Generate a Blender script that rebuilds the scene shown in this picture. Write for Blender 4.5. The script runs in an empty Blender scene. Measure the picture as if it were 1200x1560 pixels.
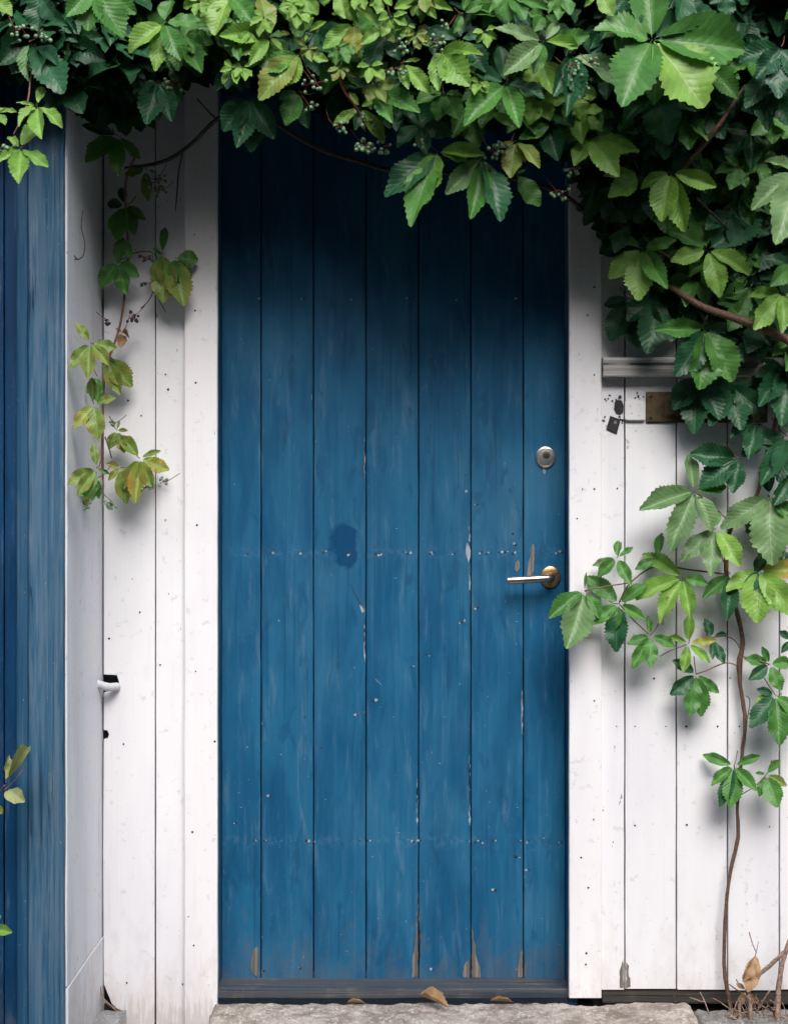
import bpy, bmesh, math, random
from mathutils import Vector, Matrix, noise

# ------------------------------------------------------------------ camera, sky, sun, exposure
scene = bpy.context.scene
COL = scene.collection
CAM_D, CAM_Z, PXM = 4.0, 1.2333, 600.0          # metres to the wall, lens height, photo pixels per metre on the wall

cam_data = bpy.data.cameras.new('camera')
cam = bpy.data.objects.new('camera', cam_data)
COL.objects.link(cam)
cam.location = (0, -CAM_D, CAM_Z)
cam.rotation_euler = (math.radians(90), 0, 0)
cam_data.sensor_fit = 'HORIZONTAL'
cam_data.sensor_width = 24.0
cam_data.lens = 48.0
cam_data.clip_end = 500
cam_data.dof.use_dof = True
cam_data.dof.focus_distance = 3.95
cam_data.dof.aperture_fstop = 8.0
scene.camera = cam

SUN_EL, SUN_AZ = 46.0, 9.0                     # degrees: height, and to the right of the camera's back
world = bpy.data.worlds.new('World')
scene.world = world
world.use_nodes = True
wn = world.node_tree
bg = wn.nodes['Background']
sky = wn.nodes.new('ShaderNodeTexSky')
sky.sky_type = 'NISHITA'
sky.sun_disc = False
sky.sun_elevation = math.radians(SUN_EL)
sky.sun_rotation = math.radians(180 - SUN_AZ)
sky.air_density = 1.0
sky.dust_density = 3.0
sky.ozone_density = 0.6
wn.links.new(sky.outputs[0], bg.inputs[0])
bg.inputs[1].default_value = 0.08

sun_data = bpy.data.lights.new('sun', 'SUN')
sun_data.energy = 1.5
sun_data.angle = math.radians(36)
sun_data.color = (1.0, 0.985, 0.972)
sun = bpy.data.objects.new('sun', sun_data)
COL.objects.link(sun)
_e, _a = math.radians(SUN_EL), math.radians(SUN_AZ)
SUN_DIR = Vector((math.sin(_a) * math.cos(_e), -math.cos(_a) * math.cos(_e), math.sin(_e)))
sun.rotation_euler = SUN_DIR.to_track_quat('Z', 'Y').to_euler()
sun.location = SUN_DIR * 8

scene.view_settings.view_transform = 'Standard'
scene.view_settings.look = 'None'
scene.view_settings.gamma = 1.0
scene.view_settings.exposure = 1.37
scene.render.engine = 'CYCLES'
scene.cycles.use_denoising = True
scene.cycles.max_bounces = 5
scene.cycles.diffuse_bounces = 3
scene.cycles.glossy_bounces = 2
scene.cycles.transmission_bounces = 3
scene.cycles.use_adaptive_sampling = True
scene.cycles.adaptive_threshold = 0.03

rnd = random.Random(11)

# ------------------------------------------------------------------ geometry helpers
def P(u, v, d=0.0):
    """A point d metres in front of the wall plane, on the line of sight of photo pixel (u, v)."""
    s = (CAM_D - d) / CAM_D / PXM
    return Vector(((u - 600) * s, -d, CAM_Z + (780 - v) * s))

def tag(o, label=None, cat=None, group=None, kind=None):
    if label: o['label'] = label
    if cat: o['category'] = cat
    if group: o['group'] = group
    if kind: o['kind'] = kind
    return o

def empty(name, loc, label=None, cat=None, group=None):
    o = bpy.data.objects.new(name, None)
    o.empty_display_size = 0.05
    COL.objects.link(o)
    o.location = loc
    return tag(o, label, cat, group)

def off(parent):
    v = Vector((0, 0, 0))
    while parent is not None:
        v += parent.location
        parent = parent.parent
    return v

def link(name, me, mat, parent=None, smooth=False, loc=None):
    """Mesh given in world coordinates; loc (world) becomes the origin."""
    base = off(parent)
    org = Vector(loc) if loc is not None else base
    if org.length > 0:
        me.transform(Matrix.Translation(-org))
    o = bpy.data.objects.new(name, me)
    COL.objects.link(o)
    if parent is not None:
        o.parent = parent
    o.location = org - base
    if mat is not None and not me.materials:
        me.materials.append(mat)
    if smooth:
        me.polygons.foreach_set('use_smooth', [True] * len(me.polygons))
    return o

def mesh_from(name, verts, faces):
    me = bpy.data.meshes.new(name)
    me.from_pydata([tuple(v) for v in verts], [], faces)
    me.update()
    return me

def bm_mesh(name, bm):
    bmesh.ops.recalc_face_normals(bm, faces=bm.faces)
    me = bpy.data.meshes.new(name)
    bm.to_mesh(me)
    bm.free()
    return me

def board_mesh(name, x0, x1, z0, z1, yf, yb, bevel=0.003, jit=0.0008, seed=0, n=None, axis='z'):
    """Sawn board with eased long edges that wander a little; front faces -y."""
    r = random.Random(seed)
    if axis == 'z':
        a0, a1, l0, l1 = x0, x1, z0, z1
    else:
        a0, a1, l0, l1 = z0, z1, x0, x1
    n = n or max(2, int((l1 - l0) / 0.09))
    verts, faces = [], []
    for i in range(n + 1):
        t = l0 + (l1 - l0) * i / n
        ja, jb, jc = (r.uniform(-jit, jit) for _ in range(3))
        e0, e1 = a0 + ja, a1 + jb
        b0 = bevel * r.uniform(0.7, 1.4); b1 = bevel * r.uniform(0.7, 1.4)
        y = yf + jc * 0.5
        prof = [(e0, yb), (e0, y + b0 * .45), (e0 + b0 * .4, y + b0 * .1), (e0 + b0 * 1.3, y), (e1 - b1 * 1.3, y),
                (e1 - b1 * .4, y + b1 * .1), (e1, y + b1 * .45), (e1, yb)]
        for a, yy in prof:
            verts.append((a, yy, t) if axis == 'z' else (t, yy, a))
    k = 8
    for i in range(n):
        for j in range(k):
            a, b = i * k + j, i * k + (j + 1) % k
            faces.append((a, b, b + k, a + k))
    faces.append(tuple(range(k)))
    faces.append(tuple(n * k + j for j in range(k)))
    me = mesh_from(name, verts, faces)
    bm = bmesh.new(); bm.from_mesh(me)
    bmesh.ops.recalc_face_normals(bm, faces=bm.faces)
    bm.to_mesh(me); bm.free()
    return me

def outline_mesh(name, pts, yf, yb, bevel=0.0015):
    """An outline in x, z given real thickness from yf (front) to yb."""
    bm = bmesh.new()
    f = bm.faces.new([bm.verts.new((x, yf, z)) for x, z in pts])
    r = bmesh.ops.extrude_face_region(bm, geom=[f])
    vs = [e for e in r['geom'] if isinstance(e, bmesh.types.BMVert)]
    bmesh.ops.translate(bm, verts=vs, vec=(0, yb - yf, 0))
    bmesh.ops.recalc_face_normals(bm, faces=bm.faces)
    if bevel > 0:
        ed = [e for e in bm.edges if all(abs(v.co.y - yf) < 1e-6 for v in e.verts)]
        bmesh.ops.bevel(bm, geom=ed, offset=bevel, segments=2, affect='EDGES', clamp_overlap=True)
    return bm_mesh(name, bm)

def box_mesh(name, x0, x1, y0, y1, z0, z1, bevel=0.003, seg=2):
    bm = bmesh.new()
    bmesh.ops.create_cube(bm, size=1.0)
    for v in bm.verts:
        v.co = Vector((x0 if v.co.x < 0 else x1, y0 if v.co.y < 0 else y1, z0 if v.co.z < 0 else z1))
    if bevel > 0:
        bmesh.ops.bevel(bm, geom=list(bm.edges), offset=bevel, segments=seg, affect='EDGES', clamp_overlap=True)
    return bm_mesh(name, bm)

def smooth_path(pts, rad, sub=5):
    """Catmull-Rom through points with radii."""
    out, ro = [], []
    n = len(pts)
    for i in range(n - 1):
        p0, p1, p2, p3 = pts[max(i - 1, 0)], pts[i], pts[i + 1], pts[min(i + 2, n - 1)]
        for s in range(sub):
            t = s / sub
            out.append(0.5 * ((2 * p1) + (p2 - p0) * t + (2 * p0 - 5 * p1 + 4 * p2 - p3) * t * t + (3 * p1 - p0 - 3 * p2 + p3) * t ** 3))
            ro.append(rad[i] * (1 - t) + rad[i + 1] * t)
    out.append(pts[-1]); ro.append(rad[-1])
    return out, ro

def tube_geo(verts, faces, pts, rad, sides=6, lump=0.0, r=None):
    base = len(verts)
    up = Vector((0.31, 0.77, 0.55)).normalized()
    for i, p in enumerate(pts):
        t = (pts[min(i + 1, len(pts) - 1)] - pts[max(i - 1, 0)])
        t = t.normalized() if t.length > 1e-9 else Vector((0, 0, 1))
        a = t.cross(up)
        if a.length < 1e-3: a = t.cross(Vector((1, 0, 0)))
        a.normalize(); b = t.cross(a)
        for k in range(sides):
            an = 2 * math.pi * k / sides
            rr = rad[i] * (1 + (r.uniform(-lump, lump) if r else 0))
            verts.append(p + (a * math.cos(an) + b * math.sin(an)) * rr)
    for i in range(len(pts) - 1):
        for k in range(sides):
            a0 = base + i * sides + k; a1 = base + i * sides + (k + 1) % sides
            faces.append((a0, a1, a1 + sides, a0 + sides))
    faces.append(tuple(base + k for k in reversed(range(sides))))
    faces.append(tuple(base + (len(pts) - 1) * sides + k for k in range(sides)))

def tube_mesh(name, paths, sides=6, sub=5, lump=0.0, seed=1):
    """paths: list of (points, radii)"""
    verts, faces = [], []
    r = random.Random(seed)
    for pts, rad in paths:
        if not isinstance(rad, (list, tuple)): rad = [rad] * len(pts)
        p, q = smooth_path([Vector(x) for x in pts], rad, sub)
        tube_geo(verts, faces, p, q, sides, lump, r)
    return mesh_from(name, verts, faces)

def lathe_y(name, prof, c, seg=32, sx=1.0, sz=1.0):
    """Profile of (radius, forward) turned about an axis along -y at c."""
    verts, faces = [], []
    for r_, f in prof:
        for k in range(seg):
            a = 2 * math.pi * k / seg
            verts.append((c[0] + math.cos(a) * r_ * sx, c[1] - f, c[2] + math.sin(a) * r_ * sz))
    for i in range(len(prof) - 1):
        for k in range(seg):
            a0, a1 = i * seg + k, i * seg + (k + 1) % seg
            faces.append((a0, a1, a1 + seg, a0 + seg))
    faces.append(tuple((len(prof) - 1) * seg + k for k in range(seg)))
    me = mesh_from(name, verts, faces)
    bm = bmesh.new(); bm.from_mesh(me); bmesh.ops.recalc_face_normals(bm, faces=bm.faces); bm.to_mesh(me); bm.free()
    return me

def shade_flat_angle(o, deg=35):
    o.data.polygons.foreach_set('use_smooth', [True] * len(o.data.polygons))
    try:
        o.data.set_sharp_from_angle(angle=math.radians(deg))
    except Exception:
        pass

# ------------------------------------------------------------------ materials
class NT:
    def __init__(self, name):
        self.m = bpy.data.materials.new(name)
        self.m.use_nodes = True
        self.t = self.m.node_tree
        self.b = self.t.nodes['Principled BSDF']
        self.out = self.t.nodes['Material Output']
    def n(self, typ, **kw):
        x = self.t.nodes.new(typ)
        for k, v in kw.items(): setattr(x, k, v)
        return x
    def s(self, sock, val):
        if isinstance(val, bpy.types.NodeSocket): self.t.links.new(val, sock)
        elif val is not None: sock.default_value = val
    def pos(self):
        return self.n('ShaderNodeNewGeometry').outputs['Position']
    def objrand(self):
        return self.n('ShaderNodeObjectInfo').outputs['Random']
    def mp(self, vec, scale, loc=(0, 0, 0)):
        x = self.n('ShaderNodeMapping')
        self.s(x.inputs['Vector'], vec); self.s(x.inputs['Scale'], scale); self.s(x.inputs['Location'], loc)
        return x.outputs[0]
    def shift(self, vec, val, k=(7.3, 3.1, 11.7)):
        c = self.n('ShaderNodeCombineXYZ')
        for i in range(3):
            self.s(c.inputs[i], self.math('MULTIPLY', val, k[i]))
        a = self.n('ShaderNodeVectorMath', operation='ADD')
        self.s(a.inputs[0], vec); self.s(a.inputs[1], c.outputs[0])
        return a.outputs[0]
    def noise(self, vec, scale, detail=4, rough=0.55, dist=0.0):
        x = self.n('ShaderNodeTexNoise')
        self.s(x.inputs['Vector'], vec); self.s(x.inputs['Scale'], scale); self.s(x.inputs['Detail'], min(detail, 3))
        self.s(x.inputs['Roughness'], rough); self.s(x.inputs['Distortion'], dist)
        return x.outputs['Fac']
    def vor(self, vec, scale, feature='F1', out='Distance', rand=1.0):
        x = self.n('ShaderNodeTexVoronoi', feature=feature)
        self.s(x.inputs['Vector'], vec); self.s(x.inputs['Scale'], scale); self.s(x.inputs['Randomness'], rand)
        return x.outputs[out]
    def math(self, op, a, b=None, c=None, clamp=False):
        x = self.n('ShaderNodeMath', operation=op, use_clamp=clamp)
        self.s(x.inputs[0], a)
        if b is not None: self.s(x.inputs[1], b)
        if c is not None: self.s(x.inputs[2], c)
        return x.outputs[0]
    def rng(self, v, a, b, c=0.0, d=1.0):
        x = self.n('ShaderNodeMapRange', interpolation_type='SMOOTHSTEP')
        for i, q in enumerate((v, a, b, c, d)): self.s(x.inputs[i], q)
        return x.outputs[0]
    def mix(self, f, a, b, mode='MIX'):
        x = self.n('ShaderNodeMix', data_type='RGBA', blend_type=mode)
        self.s(x.inputs[0], f)
        self.s(x.inputs[6], a if isinstance(a, bpy.types.NodeSocket) else tuple(a) + (1,))
        self.s(x.inputs[7], b if isinstance(b, bpy.types.NodeSocket) else tuple(b) + (1,))
        return x.outputs[2]
    def xyz(self, vec):
        x = self.n('ShaderNodeSeparateXYZ'); self.s(x.inputs[0], vec); return x.outputs
    def bump(self, h, strength=0.3, dist=0.002, prev=None):
        x = self.n('ShaderNodeBump')
        self.s(x.inputs['Height'], h); self.s(x.inputs['Strength'], strength); self.s(x.inputs['Distance'], dist)
        if prev is not None: self.s(x.inputs['Normal'], prev)
        return x.outputs[0]
    def fin(self, col, rough=0.5, nrm=None, spec=0.5, metal=0.0):
        self.s(self.b.inputs['Base Color'], col if isinstance(col, bpy.types.NodeSocket) else tuple(col) + (1,))
        self.s(self.b.inputs['Roughness'], rough)
        self.s(self.b.inputs['Specular IOR Level'], spec)
        self.s(self.b.inputs['Metallic'], metal)
        if nrm is not None: self.s(self.b.inputs['Normal'], nrm)
        return self.m

def mat_white(name, base=(0.79, 0.79, 0.81), grime=1.3, cool=(0.62, 0.63, 0.68), gs=95):
    k = NT(name)
    p = k.shift(k.pos(), k.objrand())
    raw = k.pos()
    grain = k.noise(k.mp(p, (gs, gs, 2.6)), 1.0, 5, 0.6, 0.4)
    broad = k.noise(k.mp(p, (6, 6, 1.3)), 1.0, 4, 0.6)
    spot = k.noise(p, 38, 5, 0.7)
    fine = k.noise(k.mp(p, (260, 260, 90)), 1.0, 3, 0.6)
    c = k.mix(k.rng(broad, 0.40, 0.72), base, tuple(x * y for x, y in zip(base, (0.90, 0.90, 0.93))))
    c = k.mix(k.math('MULTIPLY', k.rng(grain, 0.58, 0.78), 0.22 * grime), c, cool)
    # small grey scuffs and chips through to the old wood
    c = k.mix(k.math('MULTIPLY', k.rng(spot, 0.60, 0.72), 0.34 * grime), c, (0.50, 0.49, 0.50))
    chips = k.math('MULTIPLY', k.rng(k.noise(k.mp(p, (70, 70, 26)), 1.0, 4, 0.65), 0.70, 0.725), k.rng(k.noise(p, 3.1, 2), 0.40, 0.58))
    c = k.mix(k.math('MULTIPLY', chips, min(0.85, 0.75 * grime)), c, (0.20, 0.185, 0.17))
    # knots bleeding through the paint
    kn = k.vor(k.mp(p, (7.5, 0.0, 2.4)), 1.0)
    ring = k.math('SINE', k.math('MULTIPLY', kn, 160.0))
    kmask = k.rng(kn, 0.10, 0.02)
    c = k.mix(k.math('MULTIPLY', kmask, k.rng(ring, -0.6, 1.0, 0.18, 0.5)), c, (0.52, 0.49, 0.47))
    # soil splashed up from the ground
    z = k.xyz(raw)[2]
    sp = k.math('ADD', k.math('MULTIPLY', z, 2.1), k.math('MULTIPLY', k.math('SUBTRACT', k.noise(k.mp(p, (20, 20, 9)), 1.0, 6, 0.7), 0.5), 1.6))
    c = k.mix(k.math('MULTIPLY', k.rng(sp, 0.42, -0.25), min(0.9, 0.30 * grime)), c, (0.54, 0.48, 0.44))
    dk = k.rng(k.math('ADD', k.math('MULTIPLY', z, 6.5), k.math('MULTIPLY', k.math('SUBTRACT', k.noise(k.mp(p, (120, 120, 13)), 1.0, 5, 0.7), 0.5), 2.2)), 0.02, -0.35)
    c = k.mix(k.math('MULTIPLY', dk, min(0.5, 0.20 * grime)), c, (0.27, 0.21, 0.17))
    h = k.math('ADD', k.math('MULTIPLY', grain, 1.0), k.math('MULTIPLY', fine, 0.35))
    h = k.math('SUBTRACT', h, k.math('MULTIPLY', chips, 1.2))
    return k.fin(c, k.rng(broad, 0.2, 0.8, 0.42, 0.6), k.bump(h, 0.35, 0.0016), 0.4)

def mat_blue(name, base=(0.014, 0.124, 0.245), dark=(0.006, 0.086, 0.192), pale=(0.046, 0.174, 0.288), stain=False):
    k = NT(name)
    raw = k.pos()
    p = k.shift(raw, k.objrand())
    grain = k.noise(k.mp(p, (110, 110, 2.2)), 1.0, 5, 0.6, 0.5)
    mott = k.noise(k.mp(p, (13, 13, 3.2)), 1.0, 6, 0.66, 0.3)
    cloud = k.noise(k.mp(raw, (3.1, 3.1, 2.0)), 1.0, 4, 0.6)
    c = k.mix(k.rng(mott, 0.34, 0.66), dark, base)
    c = k.mix(k.math('MULTIPLY', k.rng(cloud, 0.44, 0.72), 0.55), c, pale)
    c = k.mix(k.math('MULTIPLY', k.rng(grain, 0.56, 0.74), 0.35), c, pale)
    c = k.mix(k.math('MULTIPLY', k.rng(grain, 0.42, 0.28), 0.45), c, tuple(x * .55 for x in dark))
    # dull grey bloom of chalking paint
    bl = k.noise(k.mp(p, (46, 46, 6)), 1.0, 5, 0.7, 0.3)
    c = k.mix(k.math('MULTIPLY', k.rng(bl, 0.54, 0.76), 0.30), c, (0.14, 0.25, 0.35))
    # dark rubbed smears
    sm = k.noise(k.mp(p, (24, 24, 8)), 1.0, 3, 0.6, 0.5)
    c = k.mix(k.math('MULTIPLY', k.rng(sm, 0.60, 0.68), 0.42), c, tuple(x * .7 for x in dark))
    # hairline scratches
    sc = k.math('ABSOLUTE', k.math('SUBTRACT', k.noise(k.mp(p, (26, 26, 15)), 1.0, 2, 0.4, 2.2), 0.5))
    scm = k.math('MULTIPLY', k.rng(sc, 0.007, 0.001), k.rng(k.noise(p, 4.3, 2), 0.55, 0.66))
    c = k.mix(k.math('MULTIPLY', scm, 0.12), c, (0.22, 0.33, 0.42))
    # flecks
    fl = k.math('MULTIPLY', k.rng(k.noise(k.mp(p, (190, 190, 100)), 1.0, 2, 0.5), 0.74, 0.79), k.rng(k.noise(p, 6, 2), 0.45, 0.62))
    c = k.mix(k.math('MULTIPLY', fl, 0.7), c, (0.42, 0.47, 0.50))
    c = k.mix(1.0, c, k.mix(k.objrand(), (0.84, 0.86, 0.88), (1.0, 1.0, 1.0)), 'MULTIPLY')
    rough = k.rng(bl, 0.3, 0.7, 0.42, 0.62)
    if stain:
        zz = k.xyz(raw)[2]
        for row in (842, 1282):
            zr = P(0, row, -0.085).z
            band = k.rng(k.math('ABSOLUTE', k.math('SUBTRACT', zz, zr)), 0.028, 0.0)
            wr = k.rng(k.noise(k.mp(p, (55, 55, 48)), 1.0, 3, 0.6, 1.0), 0.48, 0.62)
            c = k.mix(k.math('MULTIPLY', k.math('MULTIPLY', band, wr), 0.16), c, (0.13, 0.245, 0.36))
        # the round patch of newer, darker paint and its drip
        x, _, z = k.xyz(raw)
        wob = k.math('MULTIPLY', k.math('SUBTRACT', k.noise(raw, 55, 3), 0.5), 0.035)
        def disc(u, v, ru, rv):
            q = P(u, v, -0.085)
            dx = k.math('DIVIDE', k.math('ADD', k.math('SUBTRACT', x, q.x), wob), ru / PXM)
            dz = k.math('DIVIDE', k.math('ADD', k.math('SUBTRACT', z, q.z), wob), rv / PXM)
            return k.rng(k.math('ADD', k.math('MULTIPLY', dx, dx), k.math('MULTIPLY', dz, dz)), 1.4, 0.6)
        f = k.math('MAXIMUM', disc(524, 822, 23, 26), disc(528, 850, 15, 17))
        c = k.mix(k.math('MULTIPLY', f, 0.95), c, (0.005, 0.056, 0.142))
        rough = k.math('SUBTRACT', rough, k.math('MULTIPLY', f, 0.18))
    # muddy splash low down
    z = k.xyz(raw)[2]
    sp = k.math('ADD', k.math('MULTIPLY', z, 2.4), k.math('MULTIPLY', k.math('SUBTRACT', k.noise(k.mp(p, (24, 24, 12)), 1.0, 6, 0.72), 0.5), 1.7))
    c = k.mix(k.math('MULTIPLY', k.rng(sp, 0.38, -0.2), 0.50), c, (0.085, 0.105, 0.13))
    h = k.math('ADD', grain, k.math('MULTIPLY', mott, 0.6))
    return k.fin(c, rough, k.bump(h, 0.32, 0.0016), 0.22)

def mat_worn(name, a, b, c_, crack=(0.01, 0.015, 0.02), gx=60, rough=0.62, along='z', zf=1.4):
    """Weathered wood: streaks of colour b in a, bare patches c_, dark open cracks along the grain (z)."""
    k = NT(name)
    raw = k.pos()
    p = k.shift(raw, k.objrand())
    ax_ = (lambda a_, b_: (a_, a_, b_)) if along == 'z' else (lambda a_, b_: (b_, a_, a_))
    g1 = k.noise(k.mp(p, ax_(gx, zf)), 1.0, 6, 0.65, 0.6)
    g2 = k.noise(k.mp(p, ax_(gx * 2.5, 3.5)), 1.0, 4, 0.6)
    bl = k.noise(k.mp(p, (14, 14, 5)), 1.0, 5, 0.65)
    c = k.mix(k.rng(g1, 0.36, 0.64), a, b)
    c = k.mix(k.math('MULTIPLY', k.rng(k.math('ADD', k.math('MULTIPLY', bl, .5), k.math('MULTIPLY', g2, .5)), 0.52, 0.66), 0.6), c, c_)
    cr = k.math('MULTIPLY', k.rng(g1, 0.375, 0.32), k.rng(k.noise(k.mp(p, (9, 9, 1.9)), 1.0, 3), 0.40, 0.55))
    c = k.mix(k.math('MULTIPLY', cr, 0.85), c, crack)
    fl = k.rng(k.noise(k.mp(p, (170, 170, 60)), 1.0, 2), 0.73, 0.78)
    c = k.mix(k.math('MULTIPLY', fl, 0.6), c, (0.42, 0.46, 0.5))
    h = k.math('SUBTRACT', k.math('ADD', g1, k.math('MULTIPLY', g2, 0.5)), cr)
    return k.fin(c, rough, k.bump(h, 0.6, 0.002), 0.22)

def mat_stone(name, a=(0.55, 0.49, 0.435), b=(0.30, 0.255, 0.215), c_=(0.72, 0.67, 0.62)):
    k = NT(name)
    p = k.pos()
    n1 = k.noise(p, 14, 6, 0.7)
    n2 = k.noise(p, 95, 5, 0.7)
    n3 = k.noise(p, 320, 2, 0.5)
    c = k.mix(k.rng(n1, 0.36, 0.66), b, a)
    c = k.mix(k.rng(n2, 0.52, 0.68), c, c_)
    c = k.mix(k.math('MULTIPLY', k.rng(n3, 0.56, 0.66), 0.7), c, (0.10, 0.09, 0.085))
    c = k.mix(k.math('MULTIPLY', k.rng(k.noise(p, 5.0, 5, 0.7), 0.55, 0.7), 0.6), c, (0.16, 0.125, 0.10))
    h = k.math('ADD', k.math('MULTIPLY', n2, 1.0), k.math('MULTIPLY', n3, 0.6))
    return k.fin(c, 0.88, k.bump(h, 1.0, 0.008), 0.25)

def mat_plain(name, col, rough=0.6, metal=0.0, vary=0.25, scale=60, bump=0.2, spec=0.5):
    k = NT(name)
    p = k.shift(k.pos(), k.objrand())
    n1 = k.noise(p, scale, 4, 0.6)
    c = k.mix(k.rng(n1, 0.3, 0.7), tuple(x * (1 - vary) for x in col), tuple(min(1, x * (1 + vary)) for x in col))
    return k.fin(c, rough, k.bump(n1, bump, 0.001), spec, metal)

def mat_leaf(name, a, b, vein, edge=None, trans=0.22, rough=0.42):
    """a, b: range of blade colours; vein: colour of the ribs; edge: colour the blade turns to towards its rim, if it is turning."""
    k = NT(name)
    uvn = k.n('ShaderNodeUVMap'); uvn.uv_map = 'UVMap'
    x, y, _ = k.xyz(uvn.outputs[0])           # x across 0..1, y along 0..1
    ax = k.math('ABSOLUTE', k.math('MULTIPLY', k.math('SUBTRACT', x, 0.5), 2.0))
    r = k.objrand()
    pr = k.shift(k.pos(), r, (0, 0, 0))
    blot = k.noise(pr, 46, 4, 0.6)
    c = k.mix(r, a, b)
    c = k.mix(k.math('MULTIPLY', k.rng(blot, 0.4, 0.7), 0.35), c, tuple(min(1, q * 1.45) for q in b))
    if edge is not None:
        e = k.math('ADD', k.math('MULTIPLY', ax, 0.55), k.math('MULTIPLY', y, 0.45))
        e = k.math('ADD', e, k.math('MULTIPLY', k.math('SUBTRACT', k.noise(pr, 30, 4, 0.6), 0.5), 1.2))
        c = k.mix(k.rng(e, 0.42, 0.95), c, edge)
        c = k.mix(k.math('MULTIPLY', k.rng(e, 0.95, 1.25), 0.8), c, (0.26, 0.09, 0.03))
    sp_ = k.math('MULTIPLY', k.rng(k.noise(pr, 85, 2, 0.5), 0.70, 0.74), k.rng(r, 0.35, 0.6))
    c = k.mix(k.math('MULTIPLY', sp_, 0.7), c, (0.13, 0.075, 0.03))
    # side ribs run forward from the midrib
    ph = k.math('MULTIPLY', k.math('SUBTRACT', y, k.math('MULTIPLY', k.math('POWER', ax, 0.85), 0.26)), 10.0)
    ph = k.math('ADD', ph, k.math('MULTIPLY', k.math('SUBTRACT', k.noise(k.mp(uvn.outputs[0], (2.2, 5, 1)), 1.0, 2), 0.5), 1.1))
    fr = k.math('ABSOLUTE', k.math('SUBTRACT', k.math('FRACT', ph), 0.5))       # 0.5 on a rib, 0 between
    rib = k.rng(fr, 0.44, 0.5)
    mid = k.rng(ax, 0.055, 0.015)
    small = k.vor(k.mp(uvn.outputs[0], (14, 30, 1)), 1.0, 'DISTANCE_TO_EDGE')
    c = k.mix(k.math('MULTIPLY', rib, 0.24), c, vein)
    c = k.mix(k.math('MULTIPLY', mid, 0.7), c, vein)
    h = k.math('SUBTRACT', k.math('MULTIPLY', k.rng(fr, 0.5, 0.1), 1.0), k.math('MULTIPLY', mid, 1.0))
    h = k.math('ADD', h, k.math('MULTIPLY', k.rng(small, 0.0, 0.12), 0.18))
    nb = k.bump(h, 0.42, 0.0008)
    k.fin(c, rough, nb, 0.42)
    tr = k.n('ShaderNodeBsdfTranslucent')
    k.s(tr.inputs[0], k.mix(1.0, c, (0.95, 1.0, 0.45), 'MULTIPLY'))
    k.s(tr.inputs['Normal'], nb)
    ms = k.n('ShaderNodeMixShader')
    ms.inputs[0].default_value = trans
    k.t.links.new(k.b.outputs[0], ms.inputs[1]); k.t.links.new(tr.outputs[0], ms.inputs[2])
    k.t.links.new(ms.outputs[0], k.out.inputs[0])
    return k.m

M = {}
M['white'] = mat_white('white_paint')
M['casing'] = mat_white('white_casing_paint', (0.81, 0.80, 0.815), 1.25)
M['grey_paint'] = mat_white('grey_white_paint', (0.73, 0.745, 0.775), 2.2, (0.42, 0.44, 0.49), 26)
M['door'] = mat_blue('blue_door_paint', stain=True)
M['blue'] = mat_blue('blue_frame_paint')
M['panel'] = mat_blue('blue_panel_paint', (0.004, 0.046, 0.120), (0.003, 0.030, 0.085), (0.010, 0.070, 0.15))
M['post'] = mat_worn('weathered_blue_post', (0.024, 0.094, 0.172), (0.080, 0.146, 0.216), (0.165, 0.215, 0.275), gx=70, zf=3.6)
M['post_edge'] = mat_worn('blue_post_edge', (0.010, 0.060, 0.130), (0.022, 0.085, 0.16), (0.06, 0.12, 0.18))
M['sill'] = mat_worn('weathered_threshold', (0.030, 0.045, 0.065), (0.075, 0.080, 0.088), (0.17, 0.15, 0.13), gx=110, along='x')
M['ledge'] = mat_worn('grey_weathered_ledge', (0.30, 0.29, 0.28), (0.62, 0.61, 0.60), (0.12, 0.11, 0.10), gx=60, along='x')
M['beam'] = mat_worn('old_beam', (0.03, 0.026, 0.022), (0.06, 0.053, 0.047), (0.10, 0.09, 0.08), gx=110, along='x')
M['dark'] = mat_plain('dark_sheathing', (0.018, 0.016, 0.015), 0.9)
M['bare'] = mat_worn('bare_wood', (0.10, 0.092, 0.088), (0.24, 0.205, 0.172), (0.085, 0.10, 0.12), (0.06, 0.05, 0.04), gx=90)
M['soffit'] = mat_worn('dark_soffit', (0.05, 0.04, 0.032), (0.075, 0.06, 0.05), (0.09, 0.08, 0.07), gx=30)
M['tile'] = mat_plain('roof_tile', (0.17, 0.075, 0.05), 0.8)
M['stone'] = mat_stone('granite_step')
M['stone2'] = mat_stone('granite_slab', (0.30, 0.285, 0.27), (0.17, 0.16, 0.15), (0.44, 0.43, 0.41))
M['greyblock'] = mat_stone('grey_footing', (0.40, 0.40, 0.41), (0.28, 0.28, 0.29), (0.48, 0.48, 0.49))
M['ground'] = mat_stone('gravelly_ground', (0.075, 0.070, 0.064), (0.05, 0.046, 0.042), (0.11, 0.105, 0.095))
M['steel'] = mat_plain('worn_steel', (0.62, 0.60, 0.585), 0.33, 1.0, 0.12, 90, 0.15)
M['lever'] = mat_plain('worn_lever_metal', (0.58, 0.50, 0.455), 0.30, 1.0, 0.22, 40, 0.15)
M['brass'] = mat_plain('worn_brass', (0.66, 0.40, 0.19), 0.34, 1.0, 0.3, 50, 0.2)
M['dullbrass'] = mat_plain('tarnished_brass', (0.13, 0.10, 0.058), 0.5, 0.85, 0.35, 40, 0.2)
M['black'] = mat_plain('black_iron', (0.012, 0.012, 0.013), 0.55)
M['nail'] = mat_plain('rusty_nail', (0.035, 0.030, 0.030), 0.6, 0.2)
M['flake'] = mat_plain('pale_primer', (0.27, 0.32, 0.36), 0.7, 0, .4)
M['conduit'] = mat_plain('white_conduit', (0.62, 0.63, 0.66), 0.45, 0, 0.12, 30)
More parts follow.
